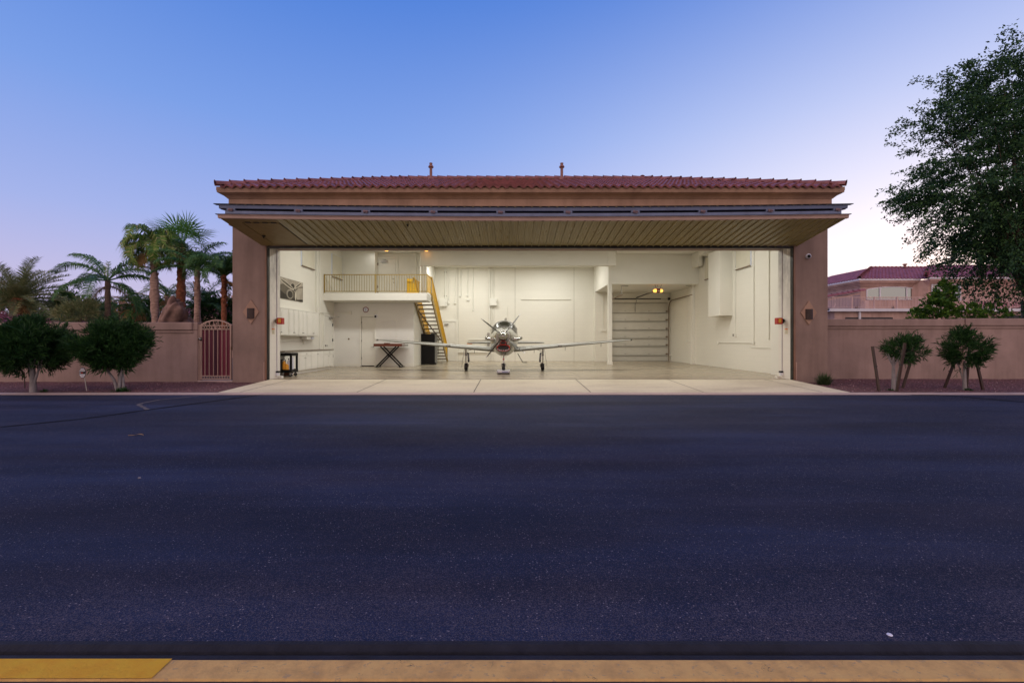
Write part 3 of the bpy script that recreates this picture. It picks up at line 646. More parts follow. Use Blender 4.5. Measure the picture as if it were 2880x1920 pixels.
for xx, sx in ((GX0-.05, -1), (GX1+.05, 1)):
    pts = [(xx, GY-.08, .02), (xx, GY-.08, 3.2)]+[(xx, GY-.08-.5*(1-math.cos(a)), 3.2+.5*math.sin(a)*1.05) for a in (.3, .6, .9, 1.2, 1.5)]+[(xx, 24.0, 3.74)]
    MB().tube(pts, .028, 6).build('track', STEEL_BR, garage)
    MB().box(xx-.012, xx+.012, 24.1, 24.13, 3.74, 4.25).box(xx-.3 if sx > 0 else xx-.02, xx+.02 if sx > 0 else xx+.35, 24.09, 24.14, 4.22, 4.249).build('track_hanger', GREYM, garage)
MB().tube([(GX0-.1, GY-.1, 3.86), (GX1+.1, GY-.1, 3.86)], .014, 8).build('torsion_shaft', GREYM, garage)
MB().tube([(GX0+.35, GY-.1, 3.86), (GX1-.45, GY-.1, 3.86)], .032, 10).build('torsion_spring', BLKM, garage)
for xx in (GX0-.08, GX1+.05): MB().lathe([(.0, -.05), (.075, -.05), (.075, .05), (0, .05)], (xx, GY-.1, 3.86), (1, 0, 0), 14).build('cable_drum', BLKM, garage)
MB().box(GX0-.22, GX0-.10, GY-.16, GY, 3.1, 3.88).build('lift_motor', STEEL_BR, garage)
op = thing('garage_door_opener', (7.80, 23.75, 3.93), 'dark red ceiling opener with two glowing lamps, above the white sectional door', 'door opener')
MB().box(7.70, 7.90, 23.62, 23.9, 3.84, 4.03).build('motor_case', M('dark_red_plastic', (.22, .02, .015), .35), op, bevel=.02)
EM = emit('opener_lamp_glow', (1.0, .38, .06), 3.2)
for s_ in (-1, 1):
    l = MB().lathe([(.085, 0), (.088, .05), (.075, .11), (.045, .15), (.0, .165)], (7.8+s_*.10, 23.74, 3.925), (s_, 0, 0), 16).build('lamp_lens', EM, op, smooth=True)
MB().box(7.74, 7.86, 23.612, 23.62, 3.90, 3.925).build('name_plate', WHITE, op)
MB().bar((7.72, 27.55, 3.93), (7.76, 23.9, 3.96), .06, .05).build('rail', BLKM, op)
MB().bar((7.70, 27.4, 3.90), (7.68, 27.60, 3.50), .035, .02).bar((7.66, 27.61, 3.60), (7.66, 27.61, 3.05), .05, .02).build('arm', GREYM, op)
MB().bar((7.70, 23.7, 4.03), (7.62, 23.7, 4.249), .02, .03).bar((7.9, 23.7, 4.03), (7.98, 23.7, 4.249), .02, .03).bar((7.8, 23.8, 4.03), (7.8, 23.8, 4.249), .02, .03).build('hanger', GREYM, op)

# ------------------------------------------------------------------ staircase + loft railing
st = thing('staircase', (-4.35, 26.9, 0), 'open riser staircase with yellow railings climbing to the loft', 'staircase')
Y0_, Z0_, Y1_, Z1_ = 26.9, 0.0, 21.64, 3.457
def sy(t): return Y0_+(Y1_-Y0_)*t
def sz(t): return Z0_+(Z1_-Z0_)*t
for x in (-4.76, -3.91): MB().bar((x, 26.98, -.05+.06), (x, Y1_, Z1_-.10), .05, .24).build('stringer', YELD, st)
N = 18
for k in range(1, N): 
    t = k/N; MB().box(-4.73, -3.94, sy(t)-.02, sy(t)+.25, sz(t)-.05, sz(t)).build('tread', STEEL_BR, st)
MB().bar((-4.72, 22.4, 2.75), (-3.95, 24.6, 1.3), .04, .05).build('brace', STEEL_BR, st)
def baluster_run(pts, hgt, pitch=.112, r=.008):
    mb = MB(); rails = MB()
    for (a, b) in zip(pts[:-1], pts[1:]):
        a = Vector(a); b = Vector(b); hl = (Vector((b.x-a.x, b.y-a.y, 0))).length; k = max(1, int(hl/pitch))
        for i in range(k):
            p = a+(b-a)*(i/k); mb.box(p.x-r, p.x+r, p.y-r, p.y+r, p.z+.06, p.z+hgt)
        rails.bar(a+Vector((0, 0, hgt)), b+Vector((0, 0, hgt)), .05, .035).bar(a+Vector((0, 0, .06)), b+Vector((0, 0, .06)), .04, .03)
    return mb, rails
for x, y_ in ((-3.91, 21.64), (-4.76, 21.64)):
    mb, rl = baluster_run([(x, 26.75, .16), (x, y_, 3.50)], .85)
    mb.build('balusters', YEL, st); rl.build('handrail', YEL, st)
    MB().box(x-.025, x+.025, 26.78, 26.83, 0, 1.0).build('newel_post', YELD, st)
lr = thing('loft_railing', (-6.3, 20.53, 3.457), 'ochre steel railing of thin balusters along the loft edge', 'railing')
mb, rl = baluster_run([(-8.67, 20.53, 3.47), (-3.93, 20.53, 3.47)], .83, .113, .0085); mb.build('balusters', YELD, lr); rl.build('handrail', YELD, lr)
mb, rl = baluster_run([(-3.93, 20.53, 3.47), (-3.93, 21.6, 3.47)], .83); mb.build('balusters', YEL, lr); rl.build('handrail', YEL, lr)
mb, rl = baluster_run([(-4.82, 21.66, 3.47), (-4.82, 23.15, 3.47)], .83); mb.build('balusters', YEL, lr); rl.build('handrail', YEL, lr)
for x, y in ((-8.66, 20.53), (-6.30, 20.53), (-3.93, 20.53), (-3.93, 21.6), (-4.82, 21.66)): MB().box(x-.022, x+.022, y-.022, y+.022, 3.457, 4.33).build('railing_post', YELD, lr)
MB().box(-4.93, -4.88, 21.0, 21.03, 3.458, 4.2).box(-4.98, -4.70, 21.02, 21.04, 3.50, 4.18).prism([(-4.70, 21.03, 3.5), (-4.45, 21.03, 3.5), (-4.68, 21.03, 4.05)], (0, .02, 0)).build('safety_gate', YEL, lr)

# ------------------------------------------------------------------ cabinets on the left wall
wc = thing('wall_cabinet', (-8.53, 17.4, 1.46), 'white wall cabinets with arched door panels below the aircraft picture', 'wall cabinet')
MB().box(-8.70, -8.375, 15.4, 19.24, 1.455, 2.43).box(-8.70, -8.35, 15.4, 19.26, 2.43, 2.46).box(-8.70, -8.365, 15.4, 19.25, 1.44, 1.455).build('cabinet_box', WHITE, wc)
def arched_door(y0, y1, z0, z1, x, par, knobs):
    p = MB().box(x, x+.03, y0, y1, z0, z1).build('door', WHITE, par, bevel=.003)
    yc = (y0+y1)/2; hw = (y1-y0)/2-.05; pts = [(x+.03, yc-hw, z0+.06), (x+.03, yc+hw, z0+.06), (x+.03, yc+hw, z1-.13)]+[(x+.03, yc+hw*math.cos(a), z1-.13+.065*math.sin(a)) for a in (.5, 1.0, 1.57, 2.14, 2.64)]+[(x+.03, yc-hw, z1-.13)]
    mb = MB().tube(pts+[pts[0], pts[1]], .006, 6); mb.prism([(x+.016, y*.94+yc*.06, zc) if False else (x+.028, yc+(y-yc)*.9, zc) for _, y, zc in pts], (.008, 0, 0)); mb.build('raised_panel', WHITE, p)
    mb = MB().tube([(x+.03, knobs, z0+.09), (x+.052, knobs, z0+.09)], .008, 8).lathe([(0, 0), (.014, 0), (.014, .012), (0, .016)], (x+.052, knobs, z0+.09), (1, 0, 0), 10); mb.build('knob', GREYM, p)
for y0, y1, kn in ((15.44, 15.99, 15.95), (16.02, 16.60, 16.06), (16.63, 16.985, 16.95), (17.0, 17.36, 17.04), (17.38, 17.72, 17.68), (17.735, 18.07, 17.775), (18.09, 18.65, 18.61), (18.665, 19.21, 18.70)):
    arched_door(y0, y1, 1.47, 2.42, -8.375, wc, kn)
bc = thing('base_cabinet', (-8.38, 17.6, 0), 'white base cabinets under a long grey countertop at the left wall', 'base cabinet')
MB().box(-8.70, -8.08, 15.75, 20.03, .11, .835).build('cabinet_box', WHITE, bc)
MB().box(-8.70, -8.15, 15.78, 20.0, 0, .11).build('toe_kick', WHITE, bc)
MB().box(-8.70, -8.04, 15.72, 20.06, .836, .876).build('countertop', COUNT, bc, bevel=.006)
def flat_front(y0, y1, z0, z1, name):
    x = -8.08; p = MB().box(x, x+.02, y0+.008, y1-.008, z0, z1).build(name, WHITE, bc, bevel=.003); b = .045
    if z1-z0 > .3: MB().box(x+.02, x+.026, y0+b+.02, y1-b-.02, z0+b+.02, z1-b-.02).build('raised_panel', WHITE, p, bevel=.005)
    return p
def pull(p, y, z, w=.07): MB().tube([(-8.06, y-w/2, z), (-8.035, y-w/2, z), (-8.035, y+w/2, z), (-8.06, y+w/2, z)], .006, 6).build('pull', GREYM, p)
for a, b, drawer in ((15.76, 16.82, 1), (16.82, 17.83, 1), (17.83, 19.0, 0), (19.0, 20.02, 1)):
    if drawer:
        p = flat_front(a, b, .66, .82, 'drawer'); pull(p, (a+b)/2+.1, .74)
        for q0, q1, kk in ((a, (a+b)/2, -.04), ((a+b)/2, b, .04)):
            p = flat_front(q0, q1, .13, .635, 'door'); pull(p, (a+b)/2+kk, .58, .05)
    else:
        for q0, q1, kk in ((a, (a+b)/2, -.05), ((a+b)/2, b, .05)):
            p = flat_front(q0, q1, .13, .82, 'door'); pull(p, (a+b)/2+kk, .70, .03)
tw = thing('paper_towel_holder', (-8.5, 18.7, 1.44), 'white paper towel roll in a holder under the wall cabinets', 'paper towel')
MB().box(-8.66, -8.42, 18.25, 18.62, 1.30, 1.439).build('holder_box', WHITE, tw, bevel=.02)
MB().lathe([(.02, -.13), (.06, -.13), (.06, .13), (.02, .13)], (-8.5, 18.85, 1.36), (0, 1, 0), 18).build('roll', SIGNW, tw, smooth=40)
# ------------------------------------------------------------------ picture on the left wall: sepia propeller
pc = thing('wall_picture', (-8.69, 17.35, 2.85), 'sepia picture of a propeller and round engine on the left wall', 'picture')
def sep(n, c): return M(n, c, .6, var=.35, vs=3, stretch=(1, 1, .5))
SP = [sep('sepia_light', (.36, .32, .26)), sep('sepia_mid', (.13, .11, .08)), sep('sepia_dark', (.035, .028, .02)), sep('sepia_pale', (.62, .57, .47))]
MB().box(-8.70, -8.665, 16.3, 18.42, 2.85, 3.645).build('canvas', SP[1], pc)
def pcl(name, pts, lay, mi): MB().prism([(-8.665, y, z) for y, z in pts], (.0015*lay, 0, 0)).build(name, SP[mi], pc)
def ell(yc, zc, a, b, th=0, n=22, t0=0, t1=2*math.pi): return [(yc+a*math.cos(t)*math.cos(th)-b*math.sin(t)*math.sin(th), zc+a*math.cos(t)*math.sin(th)+b*math.sin(t)*math.cos(th)) for t in [t0+(t1-t0)*i/n for i in range(n)]]
pcl('painted_background', [(16.3, 3.645), (18.42, 3.645), (18.42, 3.50), (17.6, 3.30), (16.9, 3.42), (16.3, 3.30)], 1, 0)
pcl('painted_ground', [(16.3, 2.85), (18.42, 2.85), (18.42, 2.93), (17.4, 2.96), (16.9, 3.05), (16.3, 3.28)], 1, 2)
pcl('painted_cowl', [(17.9, 2.90), (18.40, 2.95), (18.40, 3.42), (18.0, 3.38), (17.8, 3.2)], 2, 0)
pcl('painted_wheel', ell(17.33, 3.06, .26, .19), 2, 0); pcl('painted_tyre', ell(17.36, 3.06, .19, .14), 3, 2)
pcl('painted_engine', ell(17.55, 3.41, .19, .13), 2, 0); pcl('painted_engine_core', ell(17.56, 3.40, .14, .10), 3, 2)
pcl('painted_blade', ell(17.12, 3.42, .58, .075, -.27), 4, 3); pcl('painted_blade_face', ell(17.10, 3.43, .50, .045, -.27), 5, 1)
pcl('painted_blade', ell(18.0, 3.48, .36, .06, .45), 4, 3); pcl('painted_blade_face', ell(18.02, 3.49, .30, .035, .45), 5, 1)
pcl('painted_blade', ell(17.79, 3.02, .05, .17), 4, 3); pcl('painted_hub', ell(17.72, 3.26, .10, .085), 6, 0); pcl('painted_hub_core', ell(17.72, 3.26, .06, .05), 7, 2)

# ------------------------------------------------------------------ clock, cameras, signs, control boxes, sconces
px, pz = z7(1133, 748)
ck = thing('wall_clock', (px, RY, pz), 'round white wall clock with dark red rim above the door', 'clock')
MB().lathe([(.105, 0), (.135, 0), (.14, .02), (.13, .035), (.108, .03)], (px, RY, pz), (0, -1, 0), 28).build('rim', M('dark_red_rim', (.22, .03, .03), .4), ck, smooth=40)
MB().lathe([(.108, .012), (0, .0125)], (px, RY, pz), (0, -1, 0), 28).build('face', SIGNW, ck)
MB().box(px-.006, px+.006, RY-.02, RY-.014, pz-.075, pz+.005).box(px-.005, px+.005, RY-.022, RY-.02, pz-.005, pz+.06).build('hands', BLACK, ck)
def camera_dome(x, y, z, lab):
    t = thing('security_camera', (x, y, z), lab, 'security camera', 'dome security cameras')
    MB().lathe([(.075, 0), (.08, .02), (.08, .05), (.07, .075), (.045, .09)], (x, y, z), (0, -1, 0), 20).build('housing', SIGNW, t, smooth=50)
    MB().lathe([(.052, .082), (.048, .10), (.035, .118), (.0, .13)], (x, y-.0, z-.008), (-.15, -1, -.05), 16).build('lens_dome', BLKM, t, smooth=60)
    return t
camera_dome(U(2271.4, 14.2), 14.2, V(721, 14.2), 'white dome camera high on the pink stucco right of the opening')
px, pz = z7(1246, 822); camera_dome(px, RY, pz, 'dome camera on the white room wall, right of the clock')
def sconce(x, z, lab):
    t = thing('wall_sconce', (x, 14.2, z), lab, 'wall light', 'dark wall sconces on diamond plaques')
    MB().prism([(x-.257, 14.2, z), (x, 14.2, z-.39), (x+.257, 14.2, z), (x, 14.2, z+.39)], (0, -.035, 0)).build('plaque', STUC2, t, bevel=.01)
    MB().prism([(x+.118*math.cos(a), 14.166-.062*math.sin(a), z-.21) for a in [math.pi*k/16 for k in range(17)]], (0, 0, .325)).build('shade', BRONZE, t, smooth=50)
    return t
sconce(U(707, 14.2), V(877, 14.2), 'dark half round sconce on the diamond plaque left of the opening, near the gate')
sconce(U(2273.5, 14.2), V(879.5, 14.2), 'dark half round sconce on the diamond plaque right of the opening, below the dome camera')
# red control boxes, notices, sensors on the reveals
for s_, xr in ((1, OL), (-1, OR)):
    side = 'left' if s_ > 0 else 'right'
    z = 1.89; y = 14.62; t = thing('control_box', (xr, y, z), 'red latch control box with yellow label on the %s door reveal' % side, 'control box', 'red control boxes')
    MB().box(xr+s_*.10, xr+s_*.27, y-.07, y+.09, z-.105, z+.105).build('case', REDP, t, bevel=.008)
    MB().box(xr+s_*.145, xr+s_*.23, y-.075, y-.0701, z-.055, z+.065).build('label_plate', YLAB, t)
    MB().box(xr+s_*.15, xr+s_*.225, y-.077, y-.075, z-.02, z-.01).box(xr+s_*.15, xr+s_*.225, y-.077, y-.075, z+.015, z+.022).box(xr+s_*.15, xr+s_*.2, y-.077, y-.075, z-.042, z-.035).build('label_lines', STEEL_BR, t)
    MB().lathe([(.09, 0), (.085, .05), (.03, .06)], (xr+s_*.10, y, z), (-s_, 0, 0), 14).tube([(xr+s_*.06, y, z+.02), (xr+s_*.001, y, z+.05)], .014, 6).tube([(xr+s_*.06, y, z-.02), (xr+s_*.001, y, z+.0)], .014, 6).build('solenoid', BLKM if s_ < 0 else STEEL_BR, t)
    n = thing('notice', (xr, 14.52, 1.55), 'small paper notice with orange header under the %s control box' % side, 'notice', 'paper notices on the reveals')
    MB().box(xr, xr+s_*.003, 14.44, 14.60, 1.46, 1.61).build('sheet', M('cream_paper_%s' % side, (.66, .60, .44), .8, var=.1), n)
    MB().box(xr, xr+s_*.006, 14.44, 14.60, 1.61, 1.64).build('header', ORANGE, n)
    MB().box(xr+s_*.003, xr+s_*.0035, 14.47, 14.57, 1.49, 1.50).box(xr+s_*.003, xr+s_*.0035, 14.47, 14.57, 1.52, 1.53).box(xr+s_*.003, xr+s_*.0035, 14.47, 14.57, 1.56, 1.57).build('print_lines', GREYM, n)
    e = thing('door_sensor', (xr, 14.72, .1), 'small black and pale sensor near the floor on the %s door reveal' % side, 'sensor', 'door sensors on the reveals')
    MB().box(xr+s_*.0, xr+s_*.09, 14.67, 14.79, .19, .245).build('eye_case', BLKM, e, bevel=.008)
    MB().box(xr+s_*.0, xr+s_*.075, 14.68, 14.77, .10, .19).build('bracket', PALEBL, e)
    MB().tube([(xr+s_*.012, 14.73, .24), (xr+s_*.012, 14.73, 4.25)], .011, 8).build('conduit', M('lilac_conduit_%s' % side, (.50, .48, .55), .5, var=.05), e)
    MB().box(xr+s_*.001, xr+s_*.12, 14.80, 14.94, .0, .07).build('base_pad', WHITE, e)
# downlights at the loft ceiling
DL = emit('downlight_glow', (1.0, .40, .06), 5.0)
for u, lab in ((1087, 'faint recessed ceiling light above the loft, the one nearer the left wall'), (1199, 'bright recessed ceiling light above the round column')):
    y = 22.45; x = U(u, y); t = thing('recessed_light', (x, y, 5.83), lab, 'ceiling light', 'recessed lights above the loft')
    MB().lathe([(.13, .0), (.13, -.012), (.10, -.016), (.10, 0)], (x, y, 5.829), n=20).build('trim_ring', WHITE, t, smooth=40)
    MB().lathe([(.10, -.004), (.08, -.04), (0, -.05)], (x, y, 5.829), n=16).build('lens', DL, t, smooth=True)
# ------------------------------------------------------------------ workbench, black cabinet, cart
wb = thing('work_table', (-5.86, 21.3, 0), 'tall table with red brown wooden top on black crossed legs', 'table')
MB().box(-6.53, -5.20, 20.95, 21.62, .985, 1.115).build('tabletop', TBL, wb, bevel=.008)
MB().box(-5.20, -5.05, 21.0, 21.6, 1.0, 1.09).build('end_vise', GREYM, wb, bevel=.01)
MB().box(-6.05, -5.84, 21.0, 21.3, 1.116, 1.15).build('raised_board', TBL, wb)
for y, in ((21.02,), (21.52,)):
    for a, b in ((-6.22, -5.28), (-5.48, -6.42)): MB().bar((a, y, .985), (b, y, .02), .06, .05, (0, 1, 0)).build('leg', BLKM, wb)
MB().box(-6.47, -6.36, 20.97, 21.57, 0, .03).box(-5.34, -5.20, 20.97, 21.57, 0, .03).tube([(-5.86, 21.0, .56), (-5.86, 21.56, .56)], .03, 10).build('stretcher', BLKM, wb)
MB().bar((-5.5, 21.04, .22), (-5.3, 21.4, .05), .03, .03).build('brace', GREYM, wb)
fc = thing('storage_cabinet', (-4.46, 23.9, 0), 'tall black storage cabinet under the staircase', 'cabinet')
MB().box(-4.85, -4.10, 23.5, 24.3, .03, 1.62).build('case', BLKM, fc, bevel=.012)
MB().box(-4.098, -4.07, 23.56, 24.26, .06, 1.60).build('side_door', M('dark_grey_door', (.12, .12, .115), .35, var=.1), fc, bevel=.006)
MB().tube([(-4.07, 24.2, .5), (-4.02, 24.2, .55), (-4.02, 24.2, 1.35), (-4.07, 24.2, 1.4)], .016, 8).build('handle', BLKM, fc)
MB().box(-4.15, -4.03, 23.52, 23.7, .03, .08).build('foot_bracket', BLKM, fc); MB().box(-4.3, -4.07, 23.5, 24.25, 1.621, 1.65).build('hinge_cap', BLKM, fc, bevel=.01)
for x in (-4.78, -4.18):
    for y in (23.57, 24.22): MB().box(x-.03, x+.03, y-.03, y+.03, 0, .03).build('foot', BLACK, fc)
ct = thing('utility_cart', (-7.95, 15.6, 0), 'black plastic utility cart of supplies behind the left door pier', 'cart')
CX0, CX1, CY0, CY1 = -8.30, -7.60, 15.32, 15.80
MB().box(CX0, CX1, CY0, CY1, .145, .165).box(CX0, CX0+.02, CY0, CY1, .165, .25).box(CX1-.02, CX1, CY0, CY1, .165, .25).box(CX0+.02, CX1-.02, CY0, CY0+.02, .165, .25).box(CX0+.02, CX1-.02, CY1-.02, CY1, .165, .25).build('lower_tray', BLKM, ct, bevel=.006)
MB().box(CX0, CX1, CY0, CY1, .72, .74).box(CX0, CX0+.02, CY0, CY1, .74, .82).box(CX1-.02, CX1, CY0, CY1, .74, .82).box(CX0+.02, CX1-.02, CY0, CY0+.02, .74, .82).box(CX0+.02, CX1-.02, CY1-.02, CY1, .74, .82).build('upper_tray', BLKM, ct, bevel=.006)
for x in (CX0+.03, CX1-.035):
    for y in (CY0+.03, CY1-.03): MB().box(x-.03, x+.03, y-.025, y+.025, .25, .72).build('corner_post', BLKM, ct)
    for y in (CY0+.06, CY1-.06):
        c = MB().lathe([(0, -.016), (.055, -.016), (.06, -.008), (.06, .008), (.055, .016), (0, .016)], (x-.03 if x > -8 else x+.03, y, .061), (0, 1, 0), 18).build('caster', BLACK, ct, smooth=40)
        xx = x-.03 if x > -8 else x+.03
        MB().box(xx-.02, xx+.02, y-.026, y-.019, .06, .145).box(xx-.02, xx+.02, y+.019, y+.026, .06, .145).lathe([(0, -.02), (.02, -.02), (.02, .02), (0, .02)], (xx, y, .061), (0, 1, 0), 10).build('fork', GREYM, c)
def bottle(x, y, z, r, h, mat, name, lab, cap=None, cat='bottle', grp=None):
    t = thing(name, (x, y, z), lab, cat, grp)
    MB().lathe([(0, 0), (r, 0), (r, h*.72), (r*.9, h*.80), (r*.35, h*.88), (r*.35, h*.94)], (x, y, z), n=16).build('body', mat, t, smooth=40)
    MB().lathe([(r*.4, h*.92), (r*.4, h), (0, h)], (x, y, z), n=12).build('cap', cap or WHITE, t, smooth=40)
OY = M('orange_yellow_plastic', (.80, .36, .02), .35, var=.08)
bottle(-7.90, 15.42, .165, .055, .42, OY, 'bottle', 'tall orange yellow bottle on the lower tray of the cart', None, 'bottle', 'bottles in the cart')
bottle(-7.80, 15.40, .165, .06, .30, OY, 'bottle', 'short orange yellow bottle right of the taller one in the cart', None, 'bottle', 'bottles in the cart')
bottle(-7.80, 15.52, .165, .045, .46, SIGNW, 'bottle', 'tall white bottle behind the orange yellow bottles in the cart', BLKM, 'bottle', 'bottles in the cart')
t = thing('roll_of_towels', (-7.70, 15.55, .165), 'tall white roll standing at the cart right end', 'paper roll'); MB().lathe([(.02, 0), (.055, 0), (.055, .50), (.02, .50)], (-7.70, 15.55, .165), n=18).build('roll', SIGNW, t, smooth=40); MB().lathe([(.02, .001), (.02, .505), (.0, .505)], (-7.70, 15.55, .165), n=10).build('core', STEEL_BR, t)
t = thing('gear_bag', (-8.03, 15.5, .165), 'black bag with grey strap standing in the cart', 'bag'); MB().box(-8.14, -7.96, 15.38, 15.66, .166, .60).build('bag_body', BLACK, t, bevel=.03); MB().box(-7.96, -7.945, 15.42, 15.52, .3, .56).build('strap', GREYM, t)
t = thing('cable_coil', (-7.94, 15.36, .166), 'red cable coil at the front of the cart', 'cable'); MB().tube([(-7.98+.04*math.cos(a), 15.365+.02*math.sin(a), .18+.004*a) for a in [i*.5 for i in range(26)]], .007, 6).build('coil', REDP, t)
t = thing('floor_crate', (-8.0, 15.95, 0), 'low wooden crate on the floor behind the cart', 'crate'); MB().box(-8.12, -7.90, 15.82, 16.05, .01, .04).box(-8.12, -7.90, 15.82, 15.84, .04, .12).box(-8.12, -7.90, 16.03, 16.05, .04, .12).build('slats', TBL, t); MB().box(-8.115, -7.905, 15.845, 16.025, .041, .07).build('cloth', SIGNW, t)
# ------------------------------------------------------------------ aircraft
AX = -.322
ac = thing('aircraft', (AX, 18.73, 0), 'silver low wing propeller aircraft with painted shark mouth, parked facing out', 'aircraft')
SEC = [(16.30, .235, 1.635, .90), (16.36, .275, 1.665, .868), (16.55, .335, 1.69, .82), (16.9, .415, 1.715, .745), (17.3, .495, 1.745, .685), (17.7, .545, 1.80, .65), (18.0, .565, 1.90, .63), (18.35, .58, 2.03, .62), (18.8, .59, 2.085, .615), (19.4, .57, 2.06, .63), (20.2, .47, 1.90, .70), (21.2, .30, 1.66, .84), (22.2, .17, 1.46, .98), (23.2, .06, 1.34, 1.10), (23.35, .01, 1.25, 1.18)]
SA = np.array(SEC)
def sec(y): return [float(np.interp(y, SA[:, 0], SA[:, i])) for i in (1, 2, 3)]
def fus(y, a, off=0):
    hw, zt, zb = sec(y); zm = zb+(zt-zb)*.47
    c, s_ = math.cos(a), math.sin(a); e = .88
    ex = math.copysign(abs(c)**e, c)*(hw+off)
    ez = math.copysign(abs(s_)**e, s_)*((zt-zm if s_ > 0 else zm-zb)+off)
    if s_ < 0: ex *= 1-.22*min(1, max(0, (y-16.6)/.6))*abs(s_)**1.3   # vee belly
    return (AX+ex, y, zm+ez)
ys = [16.30, 16.33, 16.36, 16.45, 16.55, 16.7, 16.9, 17.1, 17.3, 17.5, 17.7, 17.85, 18.0, 18.2, 18.35, 18.6, 18.8, 19.1, 19.4, 19.8, 20.2, 20.7, 21.2, 21.7, 22.2, 22.7, 23.2, 23.35]
def interp_ys(q): 
    p = q*(len(ys)-1); i = min(int(p), len(ys)-2); return ys[i]+(ys[i+1]-ys[i])*(p-i)
fm = MB().grid(lambda a, b: fus(interp_ys(a), 2*math.pi*b), len(ys)-1, 48)
fm.add([fus(16.30, 2*math.pi*k/48) for k in range(48)], [tuple(range(48))])
fz = fm.build('fuselage', ALU, ac, smooth=60)
# windscreen: dark glass band around the cabin front
def ws(a, b):
    y0 = 17.72+.16*abs(2*b-1)**2; y = y0+(18.75-y0)*a; t = math.radians(28+124*b); return fus(y, t, .012)
MB().grid(ws, 48, 48).build('windscreen', DKGLASS, ac, smooth=True)
mb = MB(); mb.tube([ws(1, k/24) for k in range(25)], .020, 6); mb.tube([ws(0, k/24) for k in range(25)], .010, 6); mb.build('windscreen_frame', GREYM, ac, smooth=True)
for s_ in (-1, 1):
    mb = MB().grid(lambda a, b: fus(18.85+.75*a, math.pi/2-s_*(math.radians(25)+math.radians(38)*b), .006), 5, 8); mb.build('side_window', DKGLASS, ac, smooth=True)
# spinner and propeller
PZ = 1.42
MB().lathe([(0, -.36), (.035, -.355), (.09, -.31), (.13, -.24), (.165, -.14), (.188, -.03), (.195, .06), (.195, .12), (0, .12)], (AX, 16.15, PZ), (0, 1, 0), 32).build('spinner', CHROME, ac, smooth=60)
MB().lathe([(.18, 0), (.23, .0), (.255, .03), (.262, .09), (.25, .12)], (AX, 16.24, PZ-.03), (0, 1, 0), 32).build('cowl_ring', GREYM, ac, smooth=50)
for deg in (52, 142, 232, 322):
    a = math.radians(deg); dv = Vector((math.cos(a), 0, math.sin(a))); sd = Vector((-math.sin(a), 0, math.cos(a))); mb = MB(); vs = []; NB = 12
    for i in range(NB+1):
        q = i/NB; r = .16+(1.01-.16)*q; ch = (.07+.10*math.sin(math.pi*min(1, q*1.05+.08))**.8)*(1 if q < .9 else 1-2.6*(q-.9)); th = .030*(1-.72*q)
        tw = math.radians(80-14*q); cd = Vector((0, 1, 0))*math.sin(tw)+sd*math.cos(tw); nd_ = Vector((0, 1, 0))*math.cos(tw)-sd*math.sin(tw)
        c = Vector((AX, 16.15, PZ))+dv*r
        for k in range(8):
            t = 2*math.pi*k/8; vs.append(c+cd*(math.cos(t)*ch/2)+nd_*(math.sin(t)*th/2))
    fs = [(i*8+k, i*8+(k+1) % 8, i*8+8+(k+1) % 8, i*8+8+k) for i in range(NB) for k in range(8)]+[tuple(NB*8+k for k in range(8))]
    bl = MB().add(vs, fs).build('propeller_blade', M('grey_blade_%d' % deg, (.10, .10, .095), .3, metal=.5, var=.1), ac, smooth=40)
    tp = vs[(NB-1)*8:]; MB().add([Vector((AX, 16.15, PZ))+(p-Vector((AX, 16.15, PZ)))*1.002 for p in tp], [(k, (k+1) % 8, 8+(k+1) % 8, 8+k) for k in range(8)]).build('blade_tip', PALEBL, bl)
# exhaust stacks
for s_ in (-1, 1):
    y = 16.85; pts = [(AX+s_*.30, y, PZ-.10), (AX+s_*.42, y-.03, PZ-.125), (AX+s_*.50, y+.0, PZ-.12), (AX+s_*.575, y+.06, PZ-.10), (AX+s_*.63, y+.15, PZ-.075), (AX+s_*.655, y+.28, PZ-.07)]
    e = MB().tube(pts, [.085, .075, .068, .066, .070, .074], 16).build('exhaust_stack', CHROME, ac, smooth=60)
    MB().lathe([(.05, .002), (.0, .004)], pts[-1], (0, 1, 0), 14).build('pipe_mouth', BLACK, e)
    MB().lathe([(.10, 0), (.10, .02), (.085, .03)], (AX+s_*.32, y, PZ-.10), (s_, 0, 0), 18).build('flange', M('golden_steel_%d' % (s_+1), (.55, .40, .18), .25, metal=1, var=.1), e)
# shark mouth air intake
def ring(cx, y, cz, a, b, r, n=40, t0=0, t1=2*math.pi, sq=.75):
    pts = []
    for i in range(n+1):
        t = t0+(t1-t0)*i/n; c, s_ = math.cos(t), math.sin(t); pts.append((cx+math.copysign(abs(c)**sq, c)*a, y, cz+math.copysign(abs(s_)**sq, s_)*b-.05*(abs(c)**2)*0))
    return pts
MC = (AX+.005, 16.27, .985)
mo = MB().add(ring(MC[0], 16.285, MC[2], .215, .098, 0)[:-1], [tuple(range(40))]).build('intake_mouth', BLACK, ac)
MB().tube(ring(MC[0], MC[1], MC[2], .225, .105, 0), .021, 8, caps=False).build('red_lip', REDP, mo, smooth=True)
mb = MB()
for k in range(9):
    t = math.pi*(1.14+.72*k/8); c = (MC[0]+.213*math.copysign(abs(math.cos(t))**.75, math.cos(t)), MC[2]-.096*abs(math.sin(t))**.75)
    if k % 2 == 0 or k in (3, 5): mb.prism([(c[0]-.022, MC[1]-.03, c[1]-.012), (c[0]+.022, MC[1]-.03, c[1]-.012), (c[0]+.004, MC[1]-.03, c[1]+.038)], (0, .02, 0))
mb.build('white_teeth', PALEBL, mo)
mb = MB()
